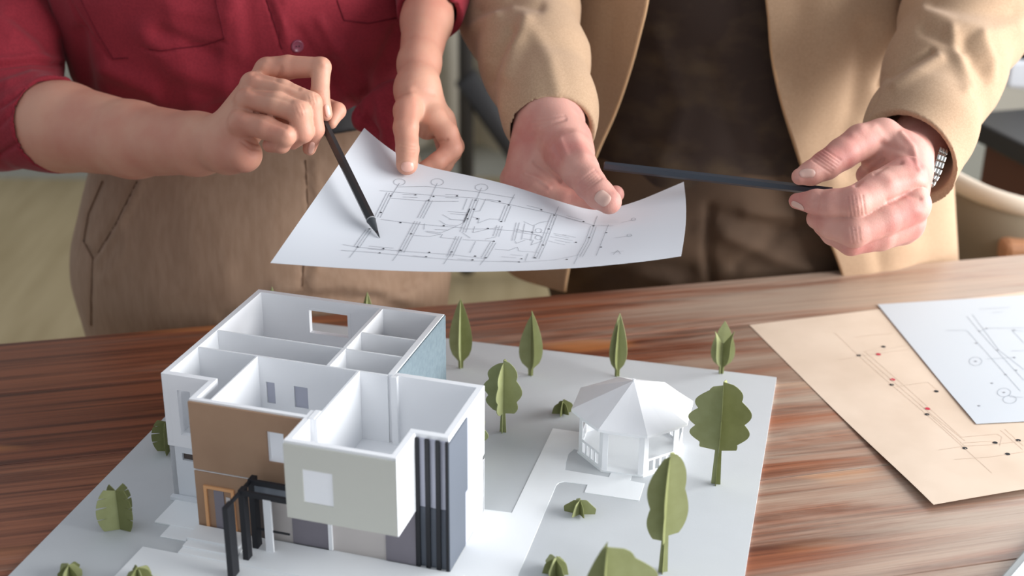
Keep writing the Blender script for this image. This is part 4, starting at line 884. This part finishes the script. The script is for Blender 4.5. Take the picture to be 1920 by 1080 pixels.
# ================================================================== BACKGROUND FURNITURE
# chair, desk and screen to the right, behind the man
def Wd_(x, y, d): return W(x, y, d)
ch = empty('tub_chair', (.80, 1.78, -.75)); tag(ch, 'low taupe chair with a curved cream rim behind the table on the right', 'chair')
arc = [(1700, 272, 1.90), (1740, 305, 1.84), (1790, 341, 1.78), (1850, 370, 1.74), (1920, 392, 1.72), (1990, 400, 1.73), (2040, 396, 1.76)]
A = np.array([W(*p) for p in arc]); o_ = np.array(ch.location)
def sm(P, n=40):
    s = np.r_[0, np.cumsum(np.linalg.norm(np.diff(P, axis=0), axis=1))]; u = np.linspace(0, s[-1], n); Q = np.stack([np.interp(u, s, P[:, k]) for k in range(3)], 1)
    for _ in range(12): Q[1:-1] = .25*Q[:-2]+.5*Q[1:-1]+.25*Q[2:]
    return Q
Q = sm(A)
MB().tube(Q-o_, .013, 14).obj('rim', 'cream', ch, True)
V = []; F = []; n = len(Q)
for j in range(9):
    for i in range(n): V.append(Q[i]-o_+np.array([0, -.03*math.sin(j/8*2), -.50*j/8]))
for j in range(8):
    for i in range(n-1): k = j*n+i; F.append((k, k+1, k+n+1, k+n))
o = pyd('shell', V, F, 'taupe', ch, True); s = o.modifiers.new('s', 'SOLIDIFY'); s.thickness = .018; s.offset = 0
for sx, sy in ((-.15, -.02), (.12, -.02), (-.12, .12), (.10, .12)): MB().tube([(sx, sy, 0), (sx, sy, .22)], [.012, .018], 10).obj('leg', 'beech', ch, True)
MB().box(-.16, .14, -.03, .14, .20, .26).obj('seat', 'taupe', ch, bevel=.02)
st_ = W(1905, 462, 1.72); so = empty('wooden_stool', (st_[0]+.05, st_[1]+.05, -.75)); tag(so, 'small light wood stool top just beyond the table edge on the right', 'stool')
hh = st_[2]+.75
MB().box(-.065, .10, -.06, .08, hh-.025, hh+.006).obj('seat', 'beech', so, bevel=.008)
for sx in (-.055, .10):
    for sy in (-.04, .06): MB().box(sx-.012, sx+.012, sy-.012, sy+.012, 0, hh-.025).obj('leg', 'beech', so)
p1, p2 = Z(1800, 212, 0)[:2], Z(1990, 305, 0)[:2]; dv = (p2-p1)/np.linalg.norm(p2-p1); dn = np.array([-dv[1], dv[0]])
dk_ = empty('black_desk', (p1[0], p1[1], -.75), math.atan2(dv[1], dv[0])); tag(dk_, 'black topped desk with brown side panels in the right background', 'desk')
MB().box(0, .50, 0, .75, .72, .75).obj('desk_top', 'deskblack', dk_, bevel=.004)
MB().box(.03, .06, .03, .72, 0, .72).obj('side_panel', 'deskbrown', dk_); MB().box(.44, .47, .03, .72, 0, .72).obj('side_panel', 'deskbrown', dk_); MB().box(.06, .44, .68, .70, .05, .72).obj('back_panel', 'deskbrown', dk_)
MB().box(.06, .24, .03, .66, .05, .72).obj('drawer_unit', 'deskbrown', dk_)
pp = Z(1868, 172, 0); pr = empty('printer', (pp[0]+.02, pp[1]+.02, 0), rad(-20)); tag(pr, 'white office printer with a black paper slot at the upper right', 'printer')
MB().box(0, .42, 0, .30, 0, .045).obj('lower_case', 'white', pr, bevel=.006); MB().box(.01, .41, .01, .29, .045, .070).obj('paper_slot', 'black', pr); MB().box(0, .42, 0, .30, .070, .20).obj('upper_case', 'white', pr, bevel=.012)
# gap between the two people: curtain, radiator-like posts and a dark floor lamp leg
cu = empty('curtain', (-.25, 3.74, -.75)); tag(cu, 'pale grey curtain hanging behind the gap between the two people', 'curtain')
V = []; F = []; n = 120
for i in range(n+1):
    u = i/n; x = -.55+1.1*u; y = .03*math.sin(u*52)+.012*math.sin(u*23)
    V += [(x, y, .12), (x, y, 2.4)]
for i in range(n): F.append((2*i, 2*i+2, 2*i+3, 2*i+1))
o = pyd('curtain_cloth', V, F, 'curtain', cu, True); s = o.modifiers.new('s', 'SOLIDIFY'); s.thickness = .004
ea = W(874, 245, 3.2); es = empty('easel', (ea[0], ea[1], -.75)); tag(es, 'dark metal easel legs seen blurred in the gap between the people', 'easel')
MB().tube([(0, 0, .02), (.0, 0, 1.5)], .018, 10).obj('leg', 'darkmetal', es, True)
MB().tube([(0, 0, .50), (.17, .02, .24), (.20, .05, .0)], .030, 10).obj('leg', 'darkmetal', es, True)
MB().tube([(.17, .04, .0), (.17, .04, 1.1)], .016, 10).obj('leg', 'darkmetal', es, True)
